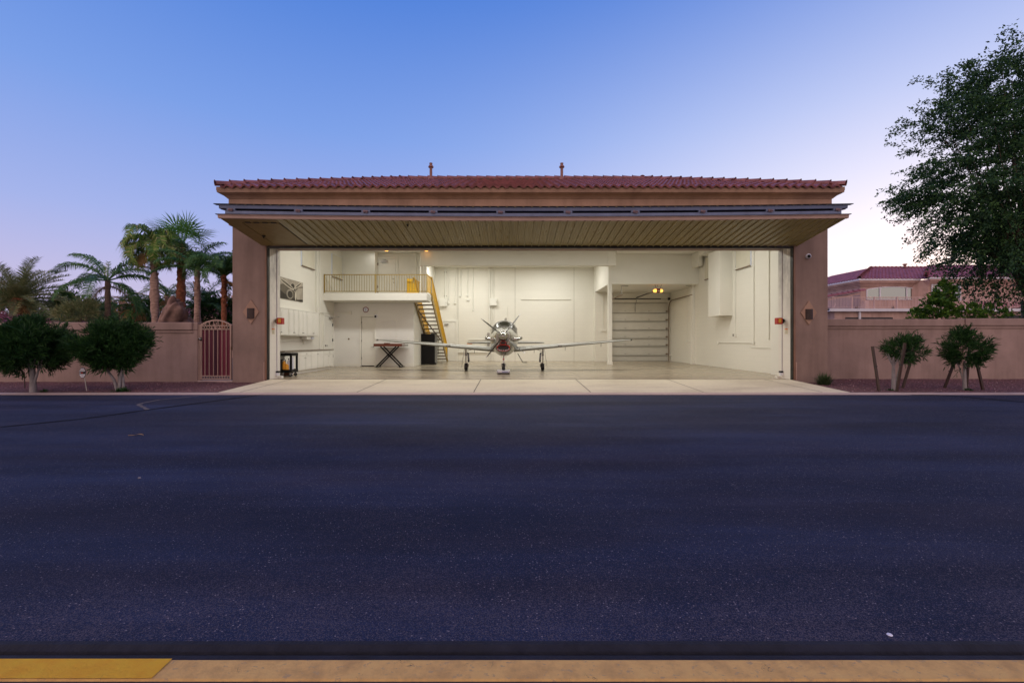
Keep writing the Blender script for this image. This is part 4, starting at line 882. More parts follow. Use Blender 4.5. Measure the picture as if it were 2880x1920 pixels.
for k in range(8):
    c = MC[0]-.2+.4*k/7; mb.prism([(c-.022, MC[1]-.026, MC[2]+.12), (c+.022, MC[1]-.026, MC[2]+.12), (c, MC[1]-.026, MC[2]+.165)], (0, .03, 0))
mb.build('upper_teeth', BLACK, mo)
up = MB().add(ring(AX, 16.225, 1.165, .10, .05, 0)[:-1], [tuple(range(40))]).build('upper_intake', BLACK, ac); MB().tube(ring(AX, 16.22, 1.165, .105, .055, 0), .012, 6, caps=False).build('red_lip', REDP, up, smooth=True)
MB().lathe([(.13, .0), (.15, .06), (.12, .09)], (AX, 16.215, 1.165), (0, 1, 0), 20).build('intake_duct', CHROME, up, smooth=40)
for s_ in (-1, 1):
    mb = MB()
    for k in range(4):
        a0 = math.radians(-22-14*k); f = lambda y, a: fus(y, (a if s_ > 0 else math.pi-a), .004)
        mb.add([f(16.5, a0), f(16.5, a0-.16), f(16.78-.05*k, a0-.1)], [(0, 1, 2)])
    mb.build('painted_teeth', BLACK, ac)
# wings
def wing(name, xr, xt, yr, yt, cr, ct_, zr, zt, tc, mat, par, s_, nspan=14, tip=True):
    mb = MB(); prof = [(0, 0), (.012, .28), (.05, .52), (.12, .78), (.25, .97), (.38, 1.0), (.6, .78), (.8, .42), (1, .02), (.8, -.24), (.6, -.42), (.38, -.55), (.25, -.58), (.12, -.52), (.05, -.38), (.012, -.2)]
    vs = []; k = len(prof)
    for i in range(nspan+1):
        q = i/nspan; ch = cr+(ct_-cr)*q; x = xr+(xt-xr)*q; y = yr+(yt-yr)*q; z = zr+(zt-zr)*q; t = tc*(1-.25*q)
        if q > .985: t *= .55
        vs += [(AX+s_*x, y+px*ch, z+pz*ch*t*.62) for px, pz in prof]
    fs = [(i*k+j, i*k+(j+1) % k, i*k+k+(j+1) % k, i*k+k+j) for i in range(nspan) for j in range(k)]+[tuple(range(k)), tuple(nspan*k+j for j in range(k))]
    return mb.add(vs, fs).build(name, mat, par, smooth=50)
for s_ in (-1, 1):
    w = wing('wing', .40, 5.27, 17.95, 18.45, 1.55, .78, .865, 1.285, .145, ALUW, ac, s_)
    zt = 1.285
    MB().lathe([(.0, -.02), (.03, .0), (.035, .12), (.02, .3), (.0, .42)], (AX+s_*5.285, 18.47, zt), (0, 1, 0), 10).build('wingtip_light', BLKM, w, smooth=60)
    q = (2.28-.4)/4.87; yl = 17.95+.5*q; zl = .865+.42*q
    MB().box(AX+s_*2.28-.075, AX+s_*2.28+.075, yl-.012, yl+.04, zl-.02, zl+.04).build('landing_light', BLKM, w, bevel=.006)
    MB().box(AX+s_*2.28-.055, AX+s_*2.28+.055, yl-.018, yl-.011, zl-.008, zl+.028).build('light_lens', GREYM, w)
    for xx, l in ((2.55, .17), (1.25, .16), (4.05 if s_ > 0 else 3.4, .14)):
        q = (xx-.4)/4.87; MB().tube([(AX+s_*xx, 18.6, .83+.42*q), (AX+s_*xx, 18.62, .83+.42*q-l)], .009, 6).lathe([(0, -.012), (.014, 0), (0, .012)], (AX+s_*xx, 18.62, .83+.42*q-l), n=8).build('mast', BLKM, w)
    wing('tailplane', .10, 1.93, 22.0, 22.25, .85, .60, 1.15, 1.155, .22, ALUW, ac, s_, 6)
MB().box(AX-1.93, AX-1.68, 22.26, 22.4, 1.09, 1.12).build('red_flag', ORANGE, ac)
fin = MB().add([(AX, 21.5, 1.5), (AX, 23.4, 1.3), (AX, 23.55, 2.44), (AX, 22.95, 2.44)]+[(AX+sg*.05, y, z) for sg in (-1, 1) for y, z in ((22.1, 1.5), (22.6, 1.4), (23.3, 2.42), (23.2, 2.42))], [(0, 4, 7, 3), (4, 5, 6, 7), (5, 1, 2, 6), (0, 3, 11, 8), (8, 11, 10, 9), (9, 10, 2, 1), (3, 7, 6, 2, 10, 11)]).build('tail_fin', ALUW, ac, smooth=40)
# landing gear
def wheel(x, y, z, r, w, nm, par):
    t = MB().lathe([(r*.55, -w*.42), (r*.85, -w*.5), (r*.97, -w*.32), (r, 0), (r*.97, w*.32), (r*.85, w*.5), (r*.55, w*.42)], (x, y, z), (1, 0, 0), 28).build(nm, BLACK, par, smooth=60)
    MB().lathe([(0, -w*.3), (r*.4, -w*.34), (r*.56, -w*.42), (r*.56, w*.42), (r*.4, w*.34), (0, w*.3)], (x, y, z), (1, 0, 0), 20).build('hub', GREYM, t, smooth=30); return t
for s_ in (-1, 1):
    gx = AX+s_*1.60; R = .155
    wheel(gx+s_*.01, 18.73, R, R, .135, 'main_wheel', ac)
    lx = AX+s_*1.62
    g = MB().tube([(lx, 18.70, 1.0), (lx, 18.70, .62)], .034, 12).tube([(lx, 18.70, .66), (lx, 18.72, .32)], .024, 12).tube([(lx-s_*.0, 18.72, .34), (lx-s_*.10, 18.72, .27), (lx-s_*.10, 18.73, .16), (lx, 18.73, .155)], .022, 8).lathe([(.045, 0), (.045, .05)], (lx, 18.70, .62), n=12).build('gear_leg', CHROME, ac, smooth=50)
    MB().tube([(lx-s_*.06, 18.66, .82), (lx-s_*.50, 18.66, .96)], .013, 6).build('side_brace', GREYM, g)
    MB().add([(lx-s_*.06, 18.60, .78), (lx-s_*.13, 18.60, .72), (lx-s_*.16, 18.62, .36), (lx-s_*.09, 18.62, .34), (lx-s_*.06, 18.78, .78), (lx-s_*.13, 18.78, .72), (lx-s_*.16, 18.78, .36), (lx-s_*.09, 18.78, .34)], [(0, 1, 2, 3), (4, 7, 6, 5), (0, 4, 5, 1), (1, 5, 6, 2), (2, 6, 7, 3), (3, 7, 4, 0)]).build('inner_door', M('navy_panel_%d' % (s_+1), (.02, .022, .04), .35), g)
    for z in (.62, .54, .46): MB().box(lx-s_*.10-.014, lx-s_*.10+.014, 18.592, 18.60, z, z+.04).build('panel_hole', PALEBL, g)
    MB().bar((lx+s_*.06, 18.7, .92), (lx+s_*.175, 18.72, .14), .008, .26, (0, 1, 0)).build('outer_door', ALU, ac)
nwheel_z = .125
wheel(AX, 16.92, nwheel_z+.13, .13, .12, 'nose_wheel', ac)
MB().tube([(AX, 16.95, .75), (AX, 16.94, .42)], .027, 12).tube([(AX, 16.94, .44), (AX, 16.93, .40)], .04, 12).tube([(AX, 16.93, .41), (AX-.085, 16.93, .36), (AX-.085, 16.92, .255)], .015, 8).tube([(AX, 16.93, .41), (AX+.085, 16.93, .36), (AX+.085, 16.92, .255)], .015, 8).build('nose_gear_leg', CHROME, ac, smooth=50)
MB().box(AX-.03, AX+.03, 16.905, 16.915, .52, .57).build('red_tag', REDP, ac)
for s_ in (-1, 1): MB().box(AX+s_*.085, AX+s_*.095, 16.75, 17.25, .60, .73).build('nose_gear_door', ALU, ac)
MB().tube([(AX+.57, 19.3, .70), (AX+.80, 19.3, .30)], .018, 6).box(AX+.82, AX+.98, 19.2, 19.4, .30, .325).build('boarding_step', BLKM, ac)
MB().tube([(AX, 19.6, 2.03), (AX, 19.66, 2.20)], [.02, .008], 6).build('antenna', BLKM, ac)
tg = thing('tug_platform', (AX, 17.0, 0), 'low pale tow platform with black skirt under the aircraft nose wheel', 'tow platform')
MB().box(AX-.245, AX+.245, 16.56, 17.35, .055, .125).build('deck', PALEBL, tg, bevel=.008)
MB().box(AX-.23, AX+.23, 16.585, 17.3, .005, .055).build('skirt', BLACK, tg)
MB().box(AX-.05, AX+.17, 16.553, 16.559, .075, .10).build('blue_mark', M('blue_mark', (.10, .16, .45), .5), tg)
for s_ in (-1, 1): MB().box(AX+s_*.21, AX+s_*.235, 16.552, 16.559, .08, .10).build('corner_bolt', BLKM, tg)

# ------------------------------------------------------------------ garden walls and gate
def gwall(name, x0, x1, y, zt, lab, s=1, cut=0):
    t = thing(name, ((x0+x1)/2, y, RZ), lab, 'garden wall')
    MB().box(x0, x1, y, y+.22, RZ-.2, zt-.26).build('wall', STUCW, t)
    MB().box(x0, x1-cut, y-.032, y+.24, zt-.345, zt-.255).build('lower_band', STUCW, t, bevel=.01)
    MB().box(x0, x1, y-.004, y+.226, zt-.254, zt).box(x0, x1-cut, y-.075, y+.28, zt-.25, zt-.002).build('cap', STUCW, t, bevel=.018)
    return t
gwall('garden_wall', -30, -10.19, 14.4, 1.84, 'pale pink stucco garden wall left of the gate, behind two round bushes', cut=.14)
gwall('garden_wall', 10.09, 15.72, 15.5, 2.0, 'pink stucco garden wall adjoining the hangar right pillar')
gwall('garden_wall', 15.725, 40, 15.46, 2.02, 'slightly taller pink stucco wall section past the joint at far right')
gt = thing('garden_gate', (-9.63, 14.48, -.02), 'arched tan metal gate with red stained wood boards', 'gate')
GA, GB, GYY = -10.14, -9.13, 14.47
fr = MB(); r_ = .022
fr.box(GA, GA+.045, GYY-.02, GYY+.025, -.02, 1.75).box(GB-.045, GB, GYY-.02, GYY+.025, -.02, 1.75)
for z in (-.02, .09, 1.60, 1.725): fr.box(GA+.045, GB-.045, GYY-.018, GYY+.022, z, z+.025)
def arch(t): x = GA+(GB-GA)*t; return (x, GYY, 1.74+.17*(1-(2*t-1)**2))
for i in range(16): fr.bar(arch(i/16), arch((i+1)/16+.004), .045, .03, (0, 1, 0))
fr.build('frame', M('tan_gate_paint', (.42, .30, .25), .5, var=.08), gt)
GM = bpy.data.materials['tan_gate_paint']; bars = MB()
for i in range(1, 7):
    t = (i-.5+.1)/6.6; x = GA+.09+(GB-GA-.18)*(i-.5)/6; 
    bars.box(x-.009, x+.009, GYY-.03, GYY-.008, .11, 1.61); z = arch((x-GA)/(GB-GA))[2]; bars.box(x-.009, x+.009, GYY-.012, GYY+.006, 1.75, z)
bars.build('bars', GM, gt)
rg = MB()
for zc in (.052, 1.675):
    for i in range(11):
        x = GA+.09+(GB-GA-.18)*i/10; rg.tube([(x+.036*math.cos(a), GYY-.012, zc+.044*math.sin(a)) for a in [2*math.pi*k/14 for k in range(15)]], .007, 5, caps=False)
rg.build('ring_band', GM, gt)
k = 8
for i in range(k):
    x0 = GA+.046+(GB-GA-.092)*i/k; x1 = GA+.046+(GB-GA-.092)*(i+1)/k-.004
    MB().box(x0, x1, GYY+.03, GYY+.05, .09, 1.60).build('board', GATEW[(0, 1, 1, 2, 1, 3, 3, 0)[i]], gt)
MB().lathe([(.012, 0), (.012, -.05), (.032, -.055), (.036, -.08), (.02, -.10), (0, -.102)], (GA+.03, GYY-.02, 1.30), (0, 1, 0), 14).box(GA+.0, GA+.065, GYY-.025, GYY-.02, 1.25, 1.35).build('knob', CHROME, gt, smooth=40)
MB().box(GB-.01, GB+.02, GYY-.03, GYY+.03, .95, 1.05).bar((GB-.01, GYY+.06, .95), (GB+.06, GYY+.2, .70), .02, .02).build('closer', STEEL_BR, gt)
MB().box(-10.19, -8.94, 14.40, 14.66, RZ-.05, -.045).build('sill', KERBM, gt, bevel=.01)
MB().box(-10.19, -10.15, 14.44, 14.5, -.04, 1.76).build('hinge_post', GM, gt)

# ------------------------------------------------------------------ plants
def arr(v): return np.asarray(v, dtype=float)
def leaf_mesh(P, D, Ln, W, up=None, fold=.0, three=True):
    """lance leaves: base P, unit direction D, length, width (numpy arrays)"""
    n = len(P); r = rng.normal(size=(n, 3)); sd = np.cross(D, r); sd /= np.linalg.norm(sd, axis=1)[:, None]+1e-9
    nn = np.cross(sd, D)
    a = P; b = P+D*(Ln*.5)[:, None]+sd*(W*.5)[:, None]; c = P+D*Ln[:, None]-nn*(fold*Ln)[:, None]; d_ = P+D*(Ln*.5)[:, None]-sd*(W*.5)[:, None]
    v = np.stack([a, b, c, d_], 1).reshape(-1, 3); f = np.arange(n*4).reshape(n, 4); return v, f
def unit(n):
    d = rng.normal(size=(n, 3)); return d/np.linalg.norm(d, axis=1)[:, None]
def bush(name, base, cz, rad, nleaf, leaf, lab, stems, group=None, mat=OLE, bark=BARKW, flat=1.0, whorl=7, lw=.13, cat='bush', top=0, seed=0, taper=0, nb=90, sig=.13, ox=0):
    t = thing(name, base, lab, cat, group); B = Vector(base); C = arr([base[0]+ox, base[1], cz])
    # leaf whorls on shoots spread through a shell
    ns = nleaf//whorl; dc = unit(nb); dc[:, 2] = np.where(dc[:, 2] < -.88, -dc[:, 2], dc[:, 2])
    lum = 1+.13*np.sin(dc[:, 0]*5+seed)*np.cos(dc[:, 1]*4+dc[:, 2]*6+seed*2)+rng.normal(size=nb)*.05
    rc = (rng.random(nb)**.33)*lum*.93; pick = rng.integers(0, nb, ns); d = dc[pick]*rc[pick][:, None]+rng.normal(size=(ns, 3))*sig
    rl_ = np.linalg.norm(d, axis=1); k_ = np.where(rl_ > 1.12, 1.12/rl_, 1.0); d = d*k_[:, None]; P = C+d*arr(rad); d = d/(np.linalg.norm(d, axis=1)[:, None]+1e-6)
    P[:, :2] = C[:2]+(P[:, :2]-C[:2])*(1-taper*np.clip(-d[:, 2], 0, 1))[:, None]
    if top: P[:, 2] += top*np.clip(d[:, 2], 0, 1)*rng.random(ns)
    sh = d+arr([0, 0, .55])+rng.normal(size=(ns, 3))*.25; sh /= np.linalg.norm(sh, axis=1)[:, None]
    k = whorl; PP = np.repeat(P, k, 0)+np.repeat(sh, k, 0)*(rng.random(ns*k)*leaf*.8)[:, None]*np.repeat(np.where(rng.random(ns) < .06, 2.2, 1.0), k)[:, None]
    D = np.repeat(sh, k, 0)*.9+unit(ns*k)*.75; D /= np.linalg.norm(D, axis=1)[:, None]
    Ln = leaf*(.7+.6*rng.random(ns*k)); v, f = leaf_mesh(PP, D, Ln, Ln*lw, fold=.1)
    mesh_obj('foliage', v, f, mat, t)
    mb = MB()
    for (bx_, by_, tx, ty, tz, r0) in stems:
        mb.tube([(B.x+bx_, B.y+by_, B.z-.03), (B.x+bx_*.8+tx*.15, B.y+by_*.8+ty*.15, B.z+(tz-B.z)*.3), (B.x+tx*.6, B.y+ty*.6, B.z+(tz-B.z)*.7), (B.x+tx, B.y+ty, tz)], [r0*1.15, r0, r0*.8, r0*.35], 9)
        for q in range(3):
            a = random.uniform(0, 6.28); mb.tube([(B.x+tx*.6, B.y+ty*.6, B.z+(tz-B.z)*.7), (B.x+tx+rad[0]*.45*math.cos(a), B.y+ty+rad[1]*.45*math.sin(a), tz+rad[2]*.35)], [r0*.45, r0*.12], 6)
    mb.build('stem', bark, t, smooth=60)
    return t
GZ = RZ+.02
bush('oleander_bush', (U(93, 11.62), 11.62, GZ), 1.02, (.77, .78, .64), 20000, .16, 'large dark round oleander with one whitewashed trunk, at the left frame edge', [(0, 0, -.02, 0, .70, .068), (0, 0, -.3, .1, .75, .03), (0, 0, .3, -.05, .75, .03)], 'oleanders along the kerb', top=.08, seed=1, taper=.3, nb=110, ox=.0)
bush('oleander_bush', (U(335, 12.0), 12.0, GZ), 1.05, (.77, .78, .63), 20000, .16, 'large dark round oleander with forked grey stems, beside the small sign', [(-.05, 0, -.66, 0, .85, .035), (.0, .0, .16, 0, .8, .036), (.09, .03, .04, .1, .75, .028), (-.02, .03, -.15, .2, .95, .04)], 'oleanders along the kerb', top=.08, seed=2, taper=.45, nb=110, ox=-.20)
bush('oleander_bush', (U(2513, 12.1), 12.1, GZ), .98, (.36, .36, .27), 3000, .14, 'small staked oleander with two white trunks and three wooden stakes', [(0, 0, -.0, 0, .8, .045), (.06, .0, .34, .05, .80, .032)], 'oleanders along the kerb', seed=3, nb=26, sig=.21, ox=.28)
bush('oleander_bush', (U(2713, 12.1), 12.1, GZ), 1.0, (.40, .38, .44), 4000, .15, 'small staked oleander with a single white trunk at far right', [(0, 0, 0, 0, .7, .042), (0, 0, -.15, .1, .8, .02)], 'oleanders along the kerb', seed=4, nb=34, sig=.17, taper=.3)
def P_(u, v, Y): return (U(u, Y), Y, V(v, Y))
def stake(a, b, lab, w=.055):
    t = thing('wooden_stake', a, lab, 'stake', 'stakes around the small oleanders')
    MB().bar((a[0], a[1], a[2]-.1), b, w, w*.8, (0, 1, 0)).build('pole', STAKE, t)
    A = Vector(a); Bv = Vector(b); c = A+(Bv-A)*.55; MB().box(c.x-w*.56, c.x+w*.56, c.y-w*.5, c.y+w*.5, c.z-.012, c.z+.012).build('tie', BLACK, t)
def r4(x, y, Y): return P_(2200+x/3.0147, 640+y/3.0147, Y)
stake(r4(826, 1385, 11.85), r4(765, 1006, 12.0), 'dark wooden stake standing apart, leftmost of those by the small oleanders')
stake(r4(966, 1385, 11.8), r4(1040, 978, 11.7), 'reddish wooden stake in front of the double trunk oleander')
stake(r4(1015, 1352, 12.6), r4(1155, 912, 12.6), 'leaning wooden stake rising behind the double trunk oleander')
stake(r4(1370, 1345, 12.6), r4(1470, 1110, 12.5), 'stake leaning right, left of the single trunk oleander')
stake(r4(1706, 1360, 12.1), r4(1630, 1060, 12.1), 'stake leaning left, right of the single trunk oleander')
stake(r4(1560, 1330, 12.9), r4(1600, 874, 12.7), 'upright stake whose tip shows above the single trunk oleander')
def tuft(name, x, y, r, h, n, lab, mat=TUFT, cat='grass tuft', grp=None, w=.012):
    t = thing(name, (x, y, RZ+.015), lab, cat, grp); v = []; f = []
    for i in range(n):
        a = random.random()*6.283; e = random.uniform(.35, 1.4); L = h*random.uniform(.6, 1.1); b = Vector((x+random.gauss(0, r*.18), y+random.gauss(0, r*.18), RZ+.012)); d = Vector((math.cos(a)*math.cos(e), math.sin(a)*math.cos(e), math.sin(e)))
        s_ = d.cross(Vector((0, 0, 1))).normalized()*w; m_ = b+d*L*.55; tp = b+d*L+Vector((0, 0, -.25*L*math.cos(e))); o = len(v)
        v += [b-s_*.6, b+s_*.6, m_+s_*.5, m_-s_*.5, tp]; f += [(o, o+1, o+2, o+3), (o+3, o+2, o+4)]
    mesh_obj('blades', v, f, mat, t); MB().lathe([(r*.3, 0), (r*.2, .03), (0, .04)], (x, y, RZ+.0), n=8).build('root_clump', SOIL, t)
tuft('grass_tuft', U(2318, 13.55), 13.55, .33, .46, 420, 'spiky green grass tuft at the foot of the right pillar')
tuft('weed_clump', U(335, 11.72)+.02, 11.78, .42, .16, 260, 'low green weeds under the fork stemmed oleander', OLE, 'weeds')
tuft('weed_clump', U(104, 11.6)+.12, 11.66, .16, .12, 90, 'tiny green weeds beside the single white trunk at left', OLE, 'weeds')
tuft('weed_clump', U(2713, 12.1), 12.0, .2, .10, 110, 'tiny weeds around the single white trunk at far right', OLE, 'weeds')
tuft('weed_clump', U(2505, 12.0), 12.0, .2, .08, 90, 'tiny weeds around the double trunk oleander', OLE, 'weeds')
MBx = MB().tube([(U(70, 12.6), 12.6, RZ), (U(68, 12.6), 12.6, .35)], .012, 6); sk = thing('garden_stick', (U(70, 12.6), 12.6, RZ), 'thin brown stick in the gravel behind the white trunk', 'stick'); MBx.build('shaft', STAKE, sk); MB().tube([(U(69, 12.6), 12.6, .15), (U(69, 12.6)+.06, 12.6, .24)], .007, 5).build('twig', STAKE, sk)
# small yard sign
sx, sy_, szc = U(231.5, 11.9), 11.9, V(1048, 11.9)
sg = thing('yard_sign', (U(240, 11.9), 11.9, RZ), 'small white octagonal sign with black band on a thin stake', 'sign')
oc = lambda k: [(sx+k*x, z*k) for x, z in ((-.035, .125), (.035, .125), (.082, .045), (.082, -.045), (.035, -.125), (-.035, -.125), (-.082, -.045), (-.082, .045))]
MB().prism([(x, sy_+.004, szc+z) for x, z in oc(1.08)], (0, .008, 0)).build('back_plate', M('navy_edge', (.02, .025, .06), .5), sg)
MB().prism([(x*1, sy_, szc+z) for x, z in oc(.98)], (0, .004, 0)).build('face', SIGNW, sg)
MB().box(sx-.079, sx+.079, sy_-.003, sy_, szc-.034, szc+.034).build('black_band', BLACK, sg)
MB().box(sx-.035, sx+.02, sy_-.0045, sy_-.003, szc-.016, szc+.016).build('red_mark', REDP, sg); MB().box(sx-.068, sx-.045, sy_-.0045, sy_-.003, szc-.016, szc+.018).build('white_mark', SIGNW, sg)
MB().box(sx-.05, sx+.05, sy_-.002, sy_, szc+.058, szc+.066).box(sx-.04, sx+.04, sy_-.002, sy_, szc-.072, szc-.064).box(sx-.03, sx+.03, sy_-.002, sy_, szc-.09, szc-.083).build('print_lines', GREYM, sg)
MB().bar((U(240, 11.9)+.01, 11.93, RZ), (sx+.02, 11.925, szc-.02), .018, .008, (0, 1, 0)).build('stake', GALV, sg)

# ---- palms
def frond(v, f, base, az, el, L, droop, leaf, n, w, hang, v_angle=.5, curl=0.0, start=.12):
    """pinnate frond: arched rachis with drooping leaflets on both sides"""
    p = Vector(base); pts = []; steps = 26
    for i in range(steps+1):
        q = i/steps; e = el-droop*q**1.3; a = az+curl*q; d = Vector((math.cos(a)*math.cos(e), math.sin(a)*math.cos(e), math.sin(e))); pts.append((p.copy(), d)); p = p+d*(L/steps)
    for i in range(steps):
        (a, d), (b, d2) = pts[i], pts[i+1]; s_ = d.cross(Vector((0, 0, 1)));
        s_ = (s_.normalized() if s_.length > 1e-3 else Vector((1, 0, 0)))*(.030*(1-i/steps)+.006); o = len(v); v += [a-s_, a+s_, b+s_*.9, b-s_*.9]; f.append((o, o+1, o+2, o+3))
        u_ = s_.cross(d).normalized()*s_.length; o = len(v); v += [a-u_, a+u_, b+u_*.9, b-u_*.9]; f.append((o, o+1, o+2, o+3))
    for i in range(n):
        q = start+(1-start)*(i+random.random()*.6)/n; k = min(int(q*steps), steps-1); a, d = pts[k]; b = pts[k+1][0]; c = a+(b-a)*(q*steps-k)
        sd0 = d.cross(Vector((0, 0, 1))); sd0 = sd0.normalized() if sd0.length > 1e-3 else Vector((1, 0, 0)); up = sd0.cross(d)
        for sg_ in (-1, 1):
            ll = leaf*(.55+.45*math.sin(math.pi*min(1, .15+q*.85)))*random.uniform(.8, 1.15)
            dr = (sd0*sg_*math.cos(v_angle)+up*math.sin(v_angle)*random.uniform(.3, 1.2)+d*random.uniform(.45, .9)); dr.normalize()
            dr2 = (dr+Vector((0, 0, -1))*hang*random.uniform(.6, 1.4)).normalized()
            m_ = c+dr*ll*.42; tp = m_+dr2*ll*.58; wd = dr.cross(d).cross(dr).normalized()*w if False else d*w
            o = len(v); v += [c-wd*.6, c+wd*.6, m_+wd, m_-wd, tp]; f += [(o, o+1, o+2, o+3), (o+3, o+2, o+4)]
def trunk(t, base, top, r0, r1, mat, rough=.12, n=18, bulge=None, mid=None):
    b = Vector(base); tp = Vector(top); pts = []; rs = []
    for i in range(n+1):
        q = i/n; p = b+(tp-b)*q; 
        if mid: p = p+Vector((mid*math.sin(math.pi*q), 0, 0))
        pts.append(p); r = r0+(r1-r0)*q
        if bulge: r += bulge(q)
        rs.append(r*(1+rough*(1 if i % 2 else -1)*.5+random.uniform(-rough, rough)*.5))
    return MB().tube(pts, rs, 12).build('trunk', mat, t, smooth=40)
def boots(t, base, top, r0, r1, n, mat, out=.07, ln=.16):
    """cut leaf bases on a trunk"""
    mb = MB(); b = Vector(base); tp = Vector(top)
    for i in range(n):
        q = i/n; a = i*2.4; c = b+(tp-b)*q; r = r0+(r1-r0)*q; d = Vector((math.cos(a), math.sin(a), 0)); s_ = Vector((-d.y, d.x, 0))*ln*.38
        o = c+d*r*.85; mb.add([o-s_, o+s_, o+s_*.6+d*out+Vector((0, 0, ln*.8)), o-s_*.6+d*out+Vector((0, 0, ln*.8)), o-s_+Vector((0, 0, ln*.4)), o+s_+Vector((0, 0, ln*.4))], [(0, 1, 2, 3), (3, 2, 5, 4)])
    mb.build('leaf_bases', mat, t)
def palm(name, u, Y, vtop, lab, n, L, el, droop, leaf, nl, w, hang, mat, r0=.12, r1=.09, bark=PALMB, lean=0, az0=None, group='palms behind the left garden wall', dead=0, azs=None, v_angle=.5, boot=0, spear=True, bulge=None):
    x = U(u, Y); zt = V(vtop, Y); t = thing(name, (x-lean, Y, -.13), lab, 'palm tree', group); v = []; f = []
    for i in range(n):
        a = azs[i] if azs else i*2.39996+random.uniform(-.25, .25); q = (i+.5)/n
        e = el[0]+(el[1]-el[0])*q+random.uniform(-.1, .1); frond(v, f, (x+.04*math.cos(a), Y+.04*math.sin(a), zt-.02+.1*(1-q)), a, e, L*random.uniform(.85, 1.1), droop*random.uniform(.8, 1.2), leaf, nl, w, hang, v_angle, random.uniform(-.3, .3))
    mesh_obj('crown', v, f, mat, t)
    if dead:
        v = []; f = []
        for i in range(dead): a = random.random()*6.28; frond(v, f, (x, Y, zt-.2), a, random.uniform(-.5, -.1), L*.6, 1.2, leaf*.8, nl//2, w, 1.0)
        mesh_obj('dead_fronds', v, f, DRYL, t)
    trunk(t, (x-lean, Y, -.2), (x, Y, zt+.05), r0, r1, bark, bulge=bulge)
    if boot: boots(t, (x-lean*.5, Y, zt-1.3), (x, Y, zt-.1), (r0+r1)/2, r1*1.2, boot, bark)
    if spear: v = []; f = []; frond(v, f, (x, Y, zt), random.random()*6, 1.45, L*.35, .2, leaf*.35, 14, w, .1); mesh_obj('spear_leaf', v, f, PALMY, t)
    return t
palm('date_palm', 52, 22, 842, 'bushy grey green date palm with thick brown trunk at far left', 64, 2.2, (1.35, -.55), .75, .42, 56, .014, .25, DATEL, .36, .30, PALMR, boot=70, v_angle=.7, spear=False, dead=8)
palm('queen_palm', 303, 20, 790, 'wide queen palm with few arching fronds, left of the tall pale trunked palm', 10, 2.45, (1.15, -.25), 1.35, .58, 90, .017, 1.5, PALML, .13, .10, BARK, azs=[3.0, .25, 3.3, -.2, 2.9, .5, -1.2, 4.3, 1.6, .05], dead=2)
palm('queen_palm', 432, 19, 690, 'tallest left palm, yellow green windswept fronds on a pale ringed trunk', 18, 1.65, (1.3, -.1), 3.1, .62, 70, .020, 1.7, PALMY, .125, .105, PALMB, lean=-.10, boot=26, dead=3, bulge=lambda q: .06*math.exp(-((q-.62)/.13)**2))
palm('queen_palm', 555, 18.6, 760, 'slender queen palm with upright dark fronds, right of the red trunked fan palm', 14, 1.8, (1.4, .1), 1.4, .45, 60, .015, 1.0, PALML, .13, .10, PALMB, boot=12, bulge=lambda q: .10*math.exp(-((q-.28)/.2)**2))
palm('queen_palm', 630, 18.2, 775, 'drooping queen palm beside the hangar left pillar', 17, 1.8, (1.5, .7), 2.5, .46, 64, .014, 1.6, PALML, .12, .085, PALMR, dead=4, boot=16)
palm('small_palm', 378, 21, 858, 'small tan and green palm under the wide queen palm', 11, 1.2, (1.1, -.3), 1.9, .35, 34, .013, 1.0, PALML, .14, .11, PALMR, dead=9)
palm('small_palm', 470, 22, 835, 'small palm with drooping dry fronds right of the pale ringed trunk', 10, 1.5, (1.3, -.2), 2.0, .42, 38, .013, 1.2, PALMY, .12, .10, PALMB, dead=9)
palm('small_palm', 265, 21.5, 868, 'small dark green palm left of the wide queen palm trunk', 13, 1.25, (1.2, -.1), 1.9, .40, 40, .013, 1.3, PALML, .12, .10, BARK)
palm('small_palm', 344, 24, 850, 'small dry brown palm with shaggy trunk, in back of the wide queen palm', 9, 1.1, (1.0, -.3), 1.9, .35, 30, .013, 1.0, DRYL, .18, .14, PALMB, dead=8, spear=False)
palm('small_palm', 565, 21.5, 860, 'low bushy palm behind the slender upright queen palm', 18, 1.75, (1.2, -.1), 1.1, .42, 42, .012, .7, PALML, .10, .08, BARK, spear=False)
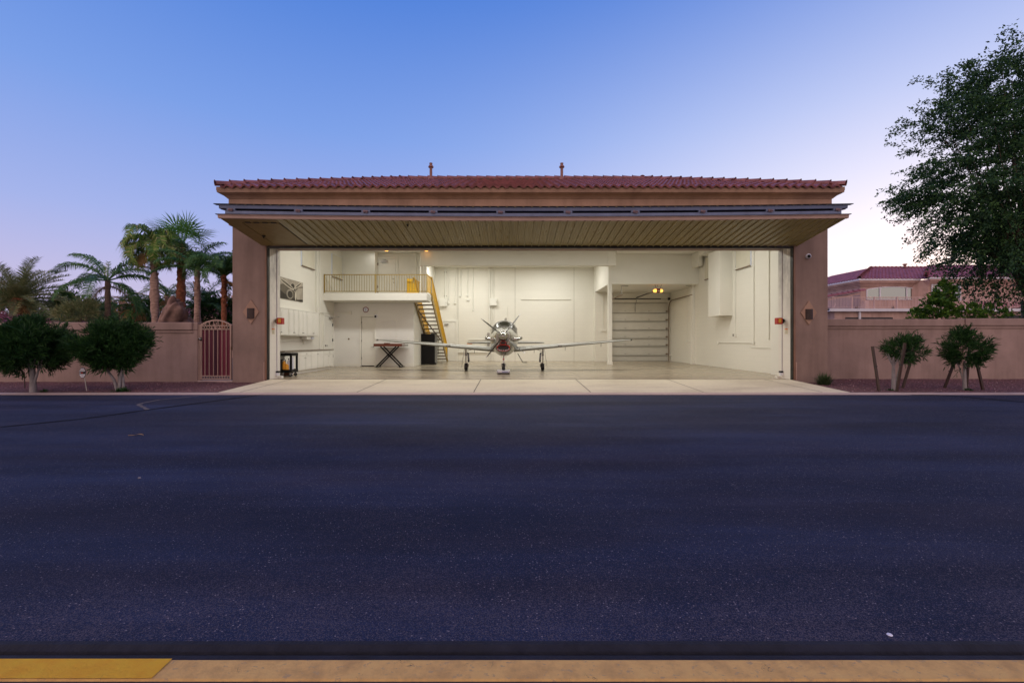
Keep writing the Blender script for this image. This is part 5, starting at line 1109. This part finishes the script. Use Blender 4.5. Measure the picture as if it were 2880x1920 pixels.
def fanpalm(name, u, Y, vtop, lab, n, R, mat):
    x = U(u, Y); zt = V(vtop, Y); t = thing(name, (x-.08, Y, -.13), lab, 'palm tree', 'palms behind the left garden wall')
    for nm, cnt, ea, eb, mt, RR in (('crown', n, 1.35, -.15, mat, R), ('old_fans', 12, -.1, -.9, DATEL, R*.85), ('dead_fans', 7, -.6, -1.2, DRYL, R*.6)):
        v = []; f = []
        for i in range(cnt):
            a = i*2.39996+random.uniform(-.3, .3); e = ea+(eb-ea)*(i+.5)/cnt; d = Vector((math.cos(a)*math.cos(e), math.sin(a)*math.cos(e), math.sin(e))); pl = RR*.75*random.uniform(.85, 1.1)
            h = Vector((x, Y, zt))+d*pl; s_ = d.cross(Vector((0, 0, 1))).normalized(); o = len(v); v += [Vector((x, Y, zt))-s_*.025, Vector((x, Y, zt))+s_*.025, h+s_*.02, h-s_*.02]; f.append((o, o+1, o+2, o+3))
            nn = s_.cross(d)
            for k in range(30):
                th = math.radians(-125+250*k/29); r_ = RR*.78*(.72+.28*math.cos(th*.6))*random.uniform(.92, 1.05); dd = d*math.cos(th)+s_*math.sin(th)+nn*.12*(1 if k % 2 else -1)*.5; dd.normalize(); ww = dd.cross(nn).normalized()*.020
                m_ = h+dd*r_*.6; tp = h+dd*r_+Vector((0, 0, -.16*r_*random.uniform(.2, 1))); o = len(v); v += [h-ww*.2, h+ww*.2, m_+ww, m_-ww, tp]; f += [(o, o+1, o+2, o+3), (o+3, o+2, o+4)]
        mesh_obj(nm, v, f, mt, t)
    trunk(t, (x-.08, Y, -.2), (x, Y, zt+.1), .20, .155, PALMR, .2, 40); boots(t, (x-.05, Y, 1.5), (x, Y, zt), .17, .16, 90, PALMR, .05, .12)
fanpalm('fan_palm', 511, 19.8, 692, 'tall fan palm with stiff green fans and red brown trunk', 16, 1.12, FANL)
# boulders
def rock(name, u, v_, Y, rx, ry, rz_, lab, tilt=0, sd=1):
    x = U(u, Y); z = V(v_, Y); rr = np.random.default_rng(sd); ks = rr.normal(size=(7, 3))*1.6; ph = rr.random(7)*6
    def fn(a, b):
        t, p = math.pi*a, 2*math.pi*b; d = Vector((math.sin(t)*math.cos(p), math.sin(t)*math.sin(p), math.cos(t))); r = 1+sum(.10*math.sin(k[0]*d.x*2+k[1]*d.y*2+k[2]*d.z*2+q) for k, q in zip(ks, ph))
        d = Vector((d.x*rx, d.y*ry, d.z*rz_))*r; return (x+d.x*math.cos(tilt)+d.z*math.sin(tilt), Y+d.y, z+d.z*math.cos(tilt)-d.x*math.sin(tilt))
    tag(MB().grid(fn, 48, 64).build(name, ROCK, smooth=True, org=(x, Y, -.13)), lab, 'boulder', 'boulders behind the left wall')
rock('boulder', 483, 893, 17.2, .30, .45, .62, 'tall leaning brown boulder above the garden wall, left of the gate', .35, 3)
rock('boulder', 520, 935, 17.6, .34, .5, .52, 'lower dark boulder right of the leaning one, near the gate', -.1, 5)
# shrubs behind the walls
def shrub(u, v_, Y, rad, n, leaf, lab, mat=SHRL, cat='shrub', name='shrub', lw=.35, seed=0, whorl=5, grp='shrubs behind the left wall'):
    z = V(v_, Y); bush(name, (U(u, Y), Y, -.13), z, rad, n, leaf, lab, [(0, 0, 0, 0, z, .06), (0, 0, rad[0]*.3, 0, z, .04), (0, 0, -rad[0]*.3, .1, z, .04)], grp, mat, BARK, lw=lw, cat=cat, seed=seed, whorl=whorl, top=.2)
shrub(190, 880, 24, (1.15, .9, .95), 5000, .17, 'bright green round shrub behind the wall, between date palm and queen palm', seed=1)
shrub(228, 888, 19.5, (.75, .6, .42), 2600, .22, 'tan and olive grassy shrub just behind the left wall', DATEL, lw=.12, seed=2)
shrub(440, 890, 23, (1.6, .8, .75), 5000, .15, 'dark leafy shrub behind the pale ringed palm trunk', OLE, seed=3)
shrub(600, 880, 22, (1.0, .8, .85), 3800, .16, 'dark leafy shrub right of the boulders, behind the gate', OLE, seed=4)
shrub(20, 872, 25, (1.3, 1, .9), 3800, .17, 'dark olive shrub below the date palm fronds, above the red roof', seed=6)
shrub(305, 895, 28, (2.2, 1, .7), 4200, .17, 'low olive shrub far behind the wide queen palm', SHRL, seed=7)
# citrus bushes behind the right wall
def citrus(u, v_, Y, rad, n, lab, seed):
    z = V(v_, Y); bush('citrus_bush', (U(u, Y), Y, -.13), z, rad, n, .135, lab, [(0, 0, 0, 0, z+rad[2]*.5, .05), (0, 0, rad[0]*.5, 0, z, .03), (0, 0, -rad[0]*.5, .1, z, .03)], 'citrus bushes behind the right wall', CITR, BARK, lw=.5, seed=seed, whorl=5, top=.3, cat='bush')
citrus(2633, 870, 18.2, (.60, .5, .42), 1900, 'large leafy green bush rising above the right wall, before the neighbour windows', 1)
citrus(2660, 836, 18.3, (.30, .32, .42), 800, 'upright leafy bush crown behind the large green one, before the neighbour door', 2)
citrus(2722, 890, 18.0, (.42, .4, .30), 650, 'low yellow green sprouting bush right of the large one', 3)
citrus(2795, 890, 17.9, (.42, .4, .28), 600, 'low yellow green sprouting bush at far right above the wall', 4)
citrus(2572, 897, 18.4, (.34, .3, .16), 300, 'low yellow green sprigs at the left end of the bushes above the right wall', 5)
# ------------------------------------------------------------------ big tree at right
tr = thing('shade_tree', (21.6, 18.4, -.13), 'large dark leafy tree overhanging the wall at the right frame edge', 'tree')
TC = arr([20.7, 17.6, 7.7])
def tree():
    tb = MB(); base = Vector((21.6, 18.4, -.2)); fork = Vector((21.3, 18.3, 2.9))
    tb.tube([base, (21.5, 18.35, 1.4), fork], [.34, .28, .25], 14); tb.build('trunk', BARK, tr, smooth=60)
    br = MB(); cl = []
    R2 = np.random.default_rng(21)
    for i in range(270):
        d = R2.normal(size=3); d /= np.linalg.norm(d); q = R2.random()**.38
        if d[0] > .5 and R2.random() < .6: d[0] = -d[0]
        up_ = d[2] > 0; rx = 4.55; rzz = 5.35 if up_ else 4.9
        # egg outline: narrower towards the top
        taper = 1-.30*max(0, d[2])**2
        p = TC+d*q*arr([rx*taper, 2.6*taper, rzz])
        p[0] += 5.5*max(0, -d[2]*q-.25)*max(0, 1-(p[0]-15)/6)
        if p[0] < 17.3: p[0] = 17.3+(p[0]-17.3)*.4
        cl.append(p)
    for i, p in enumerate(cl):
        if i % 4 == 0:
            m_ = arr(fork)*.45+p*.55+R2.normal(size=3)*.25+arr([0, 0, .4]); k = arr(fork)*.8+p*.2+arr([0, 0, .7])
            br.tube([fork, k, m_, p], [.09, .06, .025, .006], 6, caps=False)
    br.build('branches', BARK, tr, smooth=60)
    P = []; D = []
    for p in cl:
        dc = p-TC; out = dc/(np.linalg.norm(dc)+1e-6); nsub = 7
        for _ in range(nsub):
            c = p+R2.normal(size=3)*arr([.45, .45, .28]); o2 = out*.9+R2.normal(size=3)*.45*arr([1, 1, .7])+arr([0, 0, -.05]); o2 /= np.linalg.norm(o2)
            L = R2.uniform(.5, .95); k = int(R2.integers(48, 66)); s_ = R2.random(k)
            spr = R2.normal(size=(k, 3))*arr([.11, .11, .045])
            P.append(c+np.outer(s_, o2*L)+np.outer(s_**2, arr([0, 0, -.18]))+spr); dd = o2+R2.normal(size=(k, 3))*.8+arr([0, 0, -.45]); D.append(dd/np.linalg.norm(dd, axis=1)[:, None])
    P = np.concatenate(P); D = np.concatenate(D); n = len(P); Ln = .115*(.7+.6*R2.random(n))
    v, f = leaf_mesh(P, D, Ln, Ln*.48, fold=.12); mesh_obj('crown', v, f, TREEL, tr)
tree()

# ------------------------------------------------------------------ neighbouring houses
HW = stucco('neighbour_stucco', (.56, .385, .34)); HT = stucco('neighbour_trim', (.60, .41, .36)); RAIL = M('tan_railing_paint', (.68, .49, .45), .5, var=.05)
hs = thing('neighbour_house', (45, 40, 0), 'two storey pink tan house with red tile roof and upper balcony behind the right wall', 'house')
hx0 = 31.6
MB().box(hx0, 70, 40.3, 56, -.3, 6.72).box(36.9, 70, 39.4, 40.3, -.3, 6.71).prism([(36.2, 40.3, -.3), (36.9, 39.4, -.3), (36.9, 40.3, -.3)], (0, 0, 7.0)).build('wall', HW, hs)
MB().box(27.0, 70, 37.2, 40.3, -.3, 3.80).build('lower_storey', HW, hs)
cm = MB(); 
for o, z0, z1 in ((.08, 6.18, 6.30), (.18, 6.30, 6.42), (.30, 6.42, 6.54), (.42, 6.54, 6.70)): cm.box(hx0-o, 36.9, 40.3-o, 56, z0, z1); cm.box(36.9-o*.5, 70, 39.4-o, 41, z0+.003, z1+.003)
cm.build('cornice', HT, hs)
MB().box(hx0-.50, 36.6, 39.80, 39.86, 6.70, 6.86).box(36.5, 70, 38.90, 38.96, 6.703, 6.863).box(hx0-.50, hx0-.44, 39.86, 56, 6.70, 6.86).build('gutter_trim', PALEBL, hs)
th2 = math.atan(.335); m = MB(); T2 = 5.6/math.cos(th2)
tile_slope(m, (hx0-.5, 39.8, 6.84), (1, 0, 0), (0, 1, 0), 40, T2, 1, 0, .33, .42, .045, 5, th2); tile_slope(m, (hx0-.5, 56, 6.84), (0, -1, 0), (1, 0, 0), 16.2, T2, 1, 1, .33, .42, .045, 5, th2)
tile_slope(m, (36.2, 38.9, 6.86), (1, 0, 0), (0, 1, 0), 34, 6.2/math.cos(th2), 1, 0, .33, .42, .045, 5, th2)
hr = m.build('roof', TILEH, hs, smooth=50)
m = MB(); ridge_caps(m, (hx0-.5, 39.8, 6.90), (hx0+5.1, 45.4, 8.76), .16, .42); ridge_caps(m, (hx0+5.1, 45.4, 8.76), (70, 45.4, 8.76), .14, .42); ridge_caps(m, (36.3, 39.0, 6.93), (38.6, 41.3, 7.75), .17, .42); m.build('ridge_tiles', TILEH, hr, smooth=50)
MB().lathe([(.12, 0), (.12, .25), (.2, .27), (.2, .36), (0, .4)], (U(2545, 45), 45.0, 8.7), n=12).build('roof_vent', PIPE, hr)
MB().box(hx0+5.2, 70, 45.6, 50.5, 8.3, 8.42).build('roof_deck', SOIL, hr)
REFL = M('sky_reflecting_glass', (.30, .345, .33), .04, metal=1, var=0)
def hb_(x, y): return 2320+x/4.2, 740+y/4.2
wx0, wx1 = U(hb_(490, 0)[0], 40.3), U(hb_(1122, 0)[0], 40.3)
wz0, wzs, wzt = V(hb_(0, 430)[1], 40.3), V(hb_(0, 312)[1], 40.3), V(hb_(0, 280)[1], 40.3)
def wt(x): q = 2*(x-wx0)/(wx1-wx0)-1; return wzs+(wzt-wzs)*(1-q*q)
poly = [(wx0, 40.27, wz0), (wx1, 40.27, wz0)]+[(wx1+(wx0-wx1)*i/16, 40.27, wt(wx1+(wx0-wx1)*i/16)) for i in range(17)]
wn_ = MB().prism(poly, (0, .02, 0)).build('arched_window', REFL, hs)
fr = MB().bar((wx0, 40.25, wz0), (wx1, 40.25, wz0), .07, .06)
for i in range(16): a = wx0+(wx1-wx0)*i/16; b = wx0+(wx1-wx0)*(i+1)/16; fr.bar((a, 40.25, wt(a)), (b, 40.25, wt(b)), .08, .06, (0, 1, 0))
for xx in (wx0, wx1): fr.bar((xx, 40.25, wz0), (xx, 40.25, wzs), .08, .06, (0, 1, 0))
for x in (650, 965): xx = U(hb_(x, 0)[0], 40.25); fr.bar((xx, 40.25, wz0), (xx, 40.25, wt(xx)), .10, .07, (0, 1, 0))
fr.build('window_frame', PALEBL, wn_)
def hwin(x0, x1, y0, y1, Y, name, glass):
    a, b = U(hb_(x0, 0)[0], Y), U(hb_(x1, 0)[0], Y); z0, z1 = V(hb_(0, y1)[1], Y), V(hb_(0, y0)[1], Y)
    w = MB().box(a, b, Y-.02, Y+.02, z0, z1).build(name, glass, hs); MB().box(a-.06, a+.04, Y-.06, Y-.021, z0, z1+.06).box(b-.04, b+.06, Y-.06, Y-.021, z0, z1+.06).box(a+.04, b-.04, Y-.06, Y-.021, z1-.04, z1+.06).box(a+.04, b-.04, Y-.055, Y-.021, (z0+z1)/2-.03, (z0+z1)/2+.03).build('window_frame', PALEBL, w); return w, a, b, z0, z1
BLG = M('pale_blue_glass', (.20, .30, .36), .1, var=.1)
w, a, b, z0, z1 = hwin(1505, 1595, 250, 445, 39.36, 'window', BLG)
w, a, b, z0, z1 = hwin(1262, 1365, 255, 520, 39.36, 'balcony_door', WHITE)
lv = MB(); 
for i in range(12): lv.box(a+.12, b-.12, 39.29, 39.338, z0+1.2+i*.1, z0+1.26+i*.1)
lv.build('louvers', GREYM, w)
# balcony
MB().box(26.4, 70, 36.9, 37.2, 3.72, 3.95).build('balcony_edge', PALEBL, hs); MB().box(26.4, 70, 36.96, 40.2, 3.80, 3.94).build('balcony_floor', HW, hs)
BY = 37.0; zt, zb2 = 4.87, 3.98; br = MB(); x = 26.7
while x < 66: br.box(x-.012, x+.012, BY-.012, BY+.012, zb2+.08, zt); x += .125
br.box(26.6, 66, BY-.025, BY+.025, zt, zt+.05).box(26.6, 66, BY-.02, BY+.02, zb2+.05, zb2+.09)
y = 37.1
while y < 41: br.box(26.588, 26.612, y-.012, y+.012, zb2+.08, zt); y += .125
br.box(26.575, 26.625, 37.03, 41, zt, zt+.05); rl = br.build('balcony_railing', RAIL, hs)
x = 28.3
while x < 66: MB().box(x-.04, x+.04, BY-.04, BY+.04, 3.951, zt+.08).build('railing_post', RAIL, rl); x += 1.88
sp = MB(); 
for k in range(9): sp.tube([(26.45+.22*math.sin(a), 36.9-.3, 4.95-.02*k-1.9*a/6.0) for a in [i*.3 for i in range(11)]], .02, 6) if k < 2 else None
sp.build('stair_rail', RAIL, hs)
MB().box(28.95, 29.1, 37.05, 37.195, -.2, 3.72).build('downspout', PALEBL, hs)
ga, gb = U(hb_(240, 0)[0], 37.19), U(hb_(800, 0)[0], 37.19)
MB().box(ga, gb, 37.16, 37.199, -.2, V(hb_(0, 640)[1], 37.19)).build('garage_opening', BLACK, hs)
MB().box(U(2850, 37.19)-1.0, 60, 37.155, 37.199, -.2, V(886, 37.19)).build('garage_opening', BLACK, hs)
MB().box(U(hb_(462, 0)[0], 38.5), U(hb_(515, 0)[0], 38.5), 38.4, 38.9, 3.95, 4.75).build('balcony_cabinet', RAIL, hs)
for x in (375, 490, 808): xx = U(hb_(x, 0)[0], 40.2); MB().box(xx-.06, xx+.08, 40.18, 40.295, 4.15, 4.4).build('wall_lamp', BLKM, hs)
m = MB(); A = Vector((26.0, 39.2, 4.86)); upx = (Vector((30.6, 39.9, 5.66))-Vector((26.0, 39.2, 4.86))); thh = math.atan2(upx.z, math.hypot(upx.x, upx.y))
tile_slope(m, A+Vector((0, 1.4, 0)), (0, -1, 0), (1, 0, 0), 2.0, upx.length, 0, 0, .33, .40, .045, 5, thh); lw = m.build('low_roof', TILEH, hs, smooth=50)
m = MB(); ridge_caps(m, A+Vector((0, -.55, .02)), A+Vector((upx.x, -.55, upx.z+.02)), .17, .45); m.build('ridge_tiles', TILEH, lw, smooth=50)
MB().prism([(26.1, 38.72, 4.70), (30.6, 38.72, 5.50), (30.6, 38.72, 5.36), (27.0, 38.72, 4.70)], (0, 1.6, 0)).build('low_roof_soffit', HT, hs)
m = MB(); tile_slope(m, (U(2700, 40), 38.3, 4.12), (1, 0, 0), (0, 1, 0), 7, 1.2, 0, 0, .33, .40, .045, 5, .5); m.build('low_roof', TILEH, hs, smooth=50)
# left: low roofed house close to the wall
h2 = thing('low_house', (-25, 20.4, 0), 'low house whose red tile roof shows behind the far left bush', 'house')
MB().box(-34, -21.7, 18.7, 26, -.3, 1.6).build('wall', HW, h2)
m = MB(); tile_slope(m, (-34, 18.3, 1.66), (1, 0, 0), (0, 1, 0), 12.7, 2.6, 0, 1, .30, .38, .03, 6, .33); tile_slope(m, (-21.3, 18.3, 1.66), (0, 1, 0), (-1, 0, 0), 6, 2.6, 1, 0, .30, .38, .03, 6, .33); r2 = m.build('roof', TILEH, h2, smooth=50)
m = MB(); ridge_caps(m, (-21.3, 18.3, 1.71), (-23.75, 20.75, 2.54), .13, .4); m.build('ridge_tiles', TILEH, r2, smooth=50)
# left: distant houses between the palms
h3 = thing('distant_house', (-22.3, 36, 0), 'distant tan house with red tile roof between the gate palms', 'house')
MB().box(-28.0, -19.5, 36.3, 44, -.3, 3.3).build('wall', HW, h3); MB().box(-28.2, -19.3, 36.1, 36.3, 3.02, 3.32).build('fascia', HT, h3)
m = MB(); tile_slope(m, (-28.4, 35.8, 3.32), (1, 0, 0), (0, 1, 0), 9.4, 3.0, .6, .6, .33, .40, .04, 5, .40); r3 = m.build('roof', TILEH, h3, smooth=50)
MB().box(-24.0, -23.2, 38.0, 38.8, 3.6, 5.15).build('chimney', HT, r3); MB().box(-26.5, -24.8, 36.26, 36.299, .8, 2.6).box(-23.4, -21.0, 36.26, 36.299, .8, 2.6).build('window', BLKM, h3)
rr_ = MB().box(-22.6, -19.6, 37.9, 37.94, 5.0, 5.05)
x = -22.6
while x < -19.6: rr_.box(x, x+.03, 37.9, 37.94, 4.3, 5.0); x += .16
rr_.build('roof_railing', RAIL, r3)
h4 = thing('distant_house', (-38.7, 44, 0), 'distant grey roofed house seen under the wide queen palm', 'house')
MB().box(-42, -35.5, 44, 50, -.3, 3.2).build('wall', HW, h4); MB().box(-42.4, -35.1, 43.6, 50.4, 3.2, 3.35).prism([(-42.4, 43.6, 3.35), (-35.1, 43.6, 3.35), (-35.1, 47, 4.1), (-42.4, 47, 4.1)], (0, .1, .05)).build('roof', M('grey_roof', (.16, .13, .15), .8), h4)
w4 = MB().box(-40.5, -37.5, 43.95, 43.999, 1.6, 2.9).build('window', BLG, h4); MB().box(-40.6, -37.4, 43.9, 43.949, 2.9, 3.0).box(-39.05, -38.95, 43.9, 43.949, 1.6, 2.9).build('window_frame', PALEBL, w4)

# ------------------------------------------------------------------ light
W = bpy.data.worlds.new('World'); S.world = W; W.use_nodes = True; t = W.node_tree; bg = t.nodes['Background']
SAZ, SEL = math.radians(48), math.radians(1.5)      # afterglow: right of the view axis, at the horizon
sky = t.nodes.new('ShaderNodeTexSky'); sky.sky_type = 'NISHITA'; sky.sun_disc = False; sky.sun_elevation = SEL; sky.sun_rotation = SAZ; sky.altitude = 400; sky.dust_density = 1.5
tc = t.nodes.new('ShaderNodeTexCoord'); nm = t.nodes.new('ShaderNodeVectorMath'); nm.operation = 'NORMALIZE'; t.links.new(tc.outputs['Generated'], nm.inputs[0])
sp = t.nodes.new('ShaderNodeSeparateXYZ'); t.links.new(nm.outputs[0], sp.inputs[0]); Z = math_(t, 'MAXIMUM', sp.outputs[2], 0.0)
base = ramp(t, Z, [(0, (.60, .52, .74)), (.10, (.52, .48, .75)), (.22, (.35, .425, .80)), (.40, (.185, .33, .78)), (.62, (.062, .20, .68)), (1, (.05, .13, .50))])
def dot(dv): d = t.nodes.new('ShaderNodeVectorMath'); d.operation = 'DOT_PRODUCT'; t.links.new(nm.outputs[0], d.inputs[0]); d.inputs[1].default_value = dv; return d.outputs['Value']
g = math_(t, 'POWER', math_(t, 'MAXIMUM', dot((math.sin(SAZ), math.cos(SAZ), 0)), 0.0), 3.4)
gz = ramp(t, Z, [(0, (1,)*3), (.16, (.90,)*3), (.34, (.58,)*3), (.60, (.16,)*3), (1, (0,)*3)])
glow = math_(t, 'MULTIPLY', g, gz.outputs[0])
c = mixc(t, glow, base.outputs[0], (1.02, .98, 1.06))
bk = math_(t, 'MULTIPLY', math_(t, 'POWER', math_(t, 'MAXIMUM', dot((-.2, -.93, .30)), 0.0), .8), ramp(t, Z, [(0, (.9,)*3), (.6, (1,)*3), (1, (.7,)*3)]).outputs[0])
c = mixc(t, math_(t, 'MULTIPLY', bk, .75), c, (1.64, 1.13, .79))
ns = t.nodes.new('ShaderNodeMix'); ns.data_type = 'RGBA'; ns.blend_type = 'ADD'; ns.inputs[0].default_value = .04
t.links.new(c, ns.inputs[6]); t.links.new(sky.outputs[0], ns.inputs[7]); t.links.new(ns.outputs[2], bg.inputs['Color']); bg.inputs['Strength'].default_value = 1.0
sl = bpy.data.lights.new('sun', 'SUN'); sl.energy = .12; sl.angle = math.radians(15); sl.color = (1, .86, .74); so = bpy.data.objects.new('sun', sl); COL.objects.link(so)
dv = Vector((math.sin(SAZ)*math.cos(.06), math.cos(SAZ)*math.cos(.06), math.sin(.06))); so.rotation_euler = dv.to_track_quat('Z', 'Y').to_euler(); so.location = (30, 30, 20)
def lamp(x, y, z, sx, sy, e, col=(1, .98, .915)):
    l = bpy.data.lights.new('ceiling_lamp', 'AREA'); l.shape = 'RECTANGLE'; l.size = sx; l.size_y = sy; l.energy = e; l.color = col
    o = bpy.data.objects.new('ceiling_lamp', l); COL.objects.link(o); o.location = (x, y, z)
for x in (-4.6, .6, 5.8): lamp(x, 18.0, 5.78, 4.2, .5, LE[0])
for x in (-2.6, 2.2): lamp(x, 25.3, 5.78, 3.2, .8, LE[1])
lamp(7.5, 25.6, 4.2, .6, .6, LE[2], (1, .75, .45))
lamp(-7.0, 22.2, 5.75, .4, .4, LE[3])
# ------------------------------------------------------------------ camera and output
cam = bpy.data.cameras.new('camera'); co_ = bpy.data.objects.new('camera', cam); COL.objects.link(co_); co_.location = (0, 0, CZ); co_.rotation_euler = (math.pi/2, 0, 0)
cam.sensor_width = 36; cam.lens = 36*F/2880; cam.clip_start = .05; cam.clip_end = 2000; S.camera = co_
S.view_settings.view_transform = 'Standard'; S.view_settings.look = 'None'; S.view_settings.exposure = 0; S.view_settings.gamma = 1
S.render.engine = 'CYCLES'; cy = S.cycles; cy.use_denoising = True; cy.max_bounces = 8; cy.diffuse_bounces = 5; cy.glossy_bounces = 4; cy.transmission_bounces = 4; cy.transparent_max_bounces = 8
cy.sample_clamp_indirect = 6; cy.caustics_reflective = False; cy.caustics_refractive = False
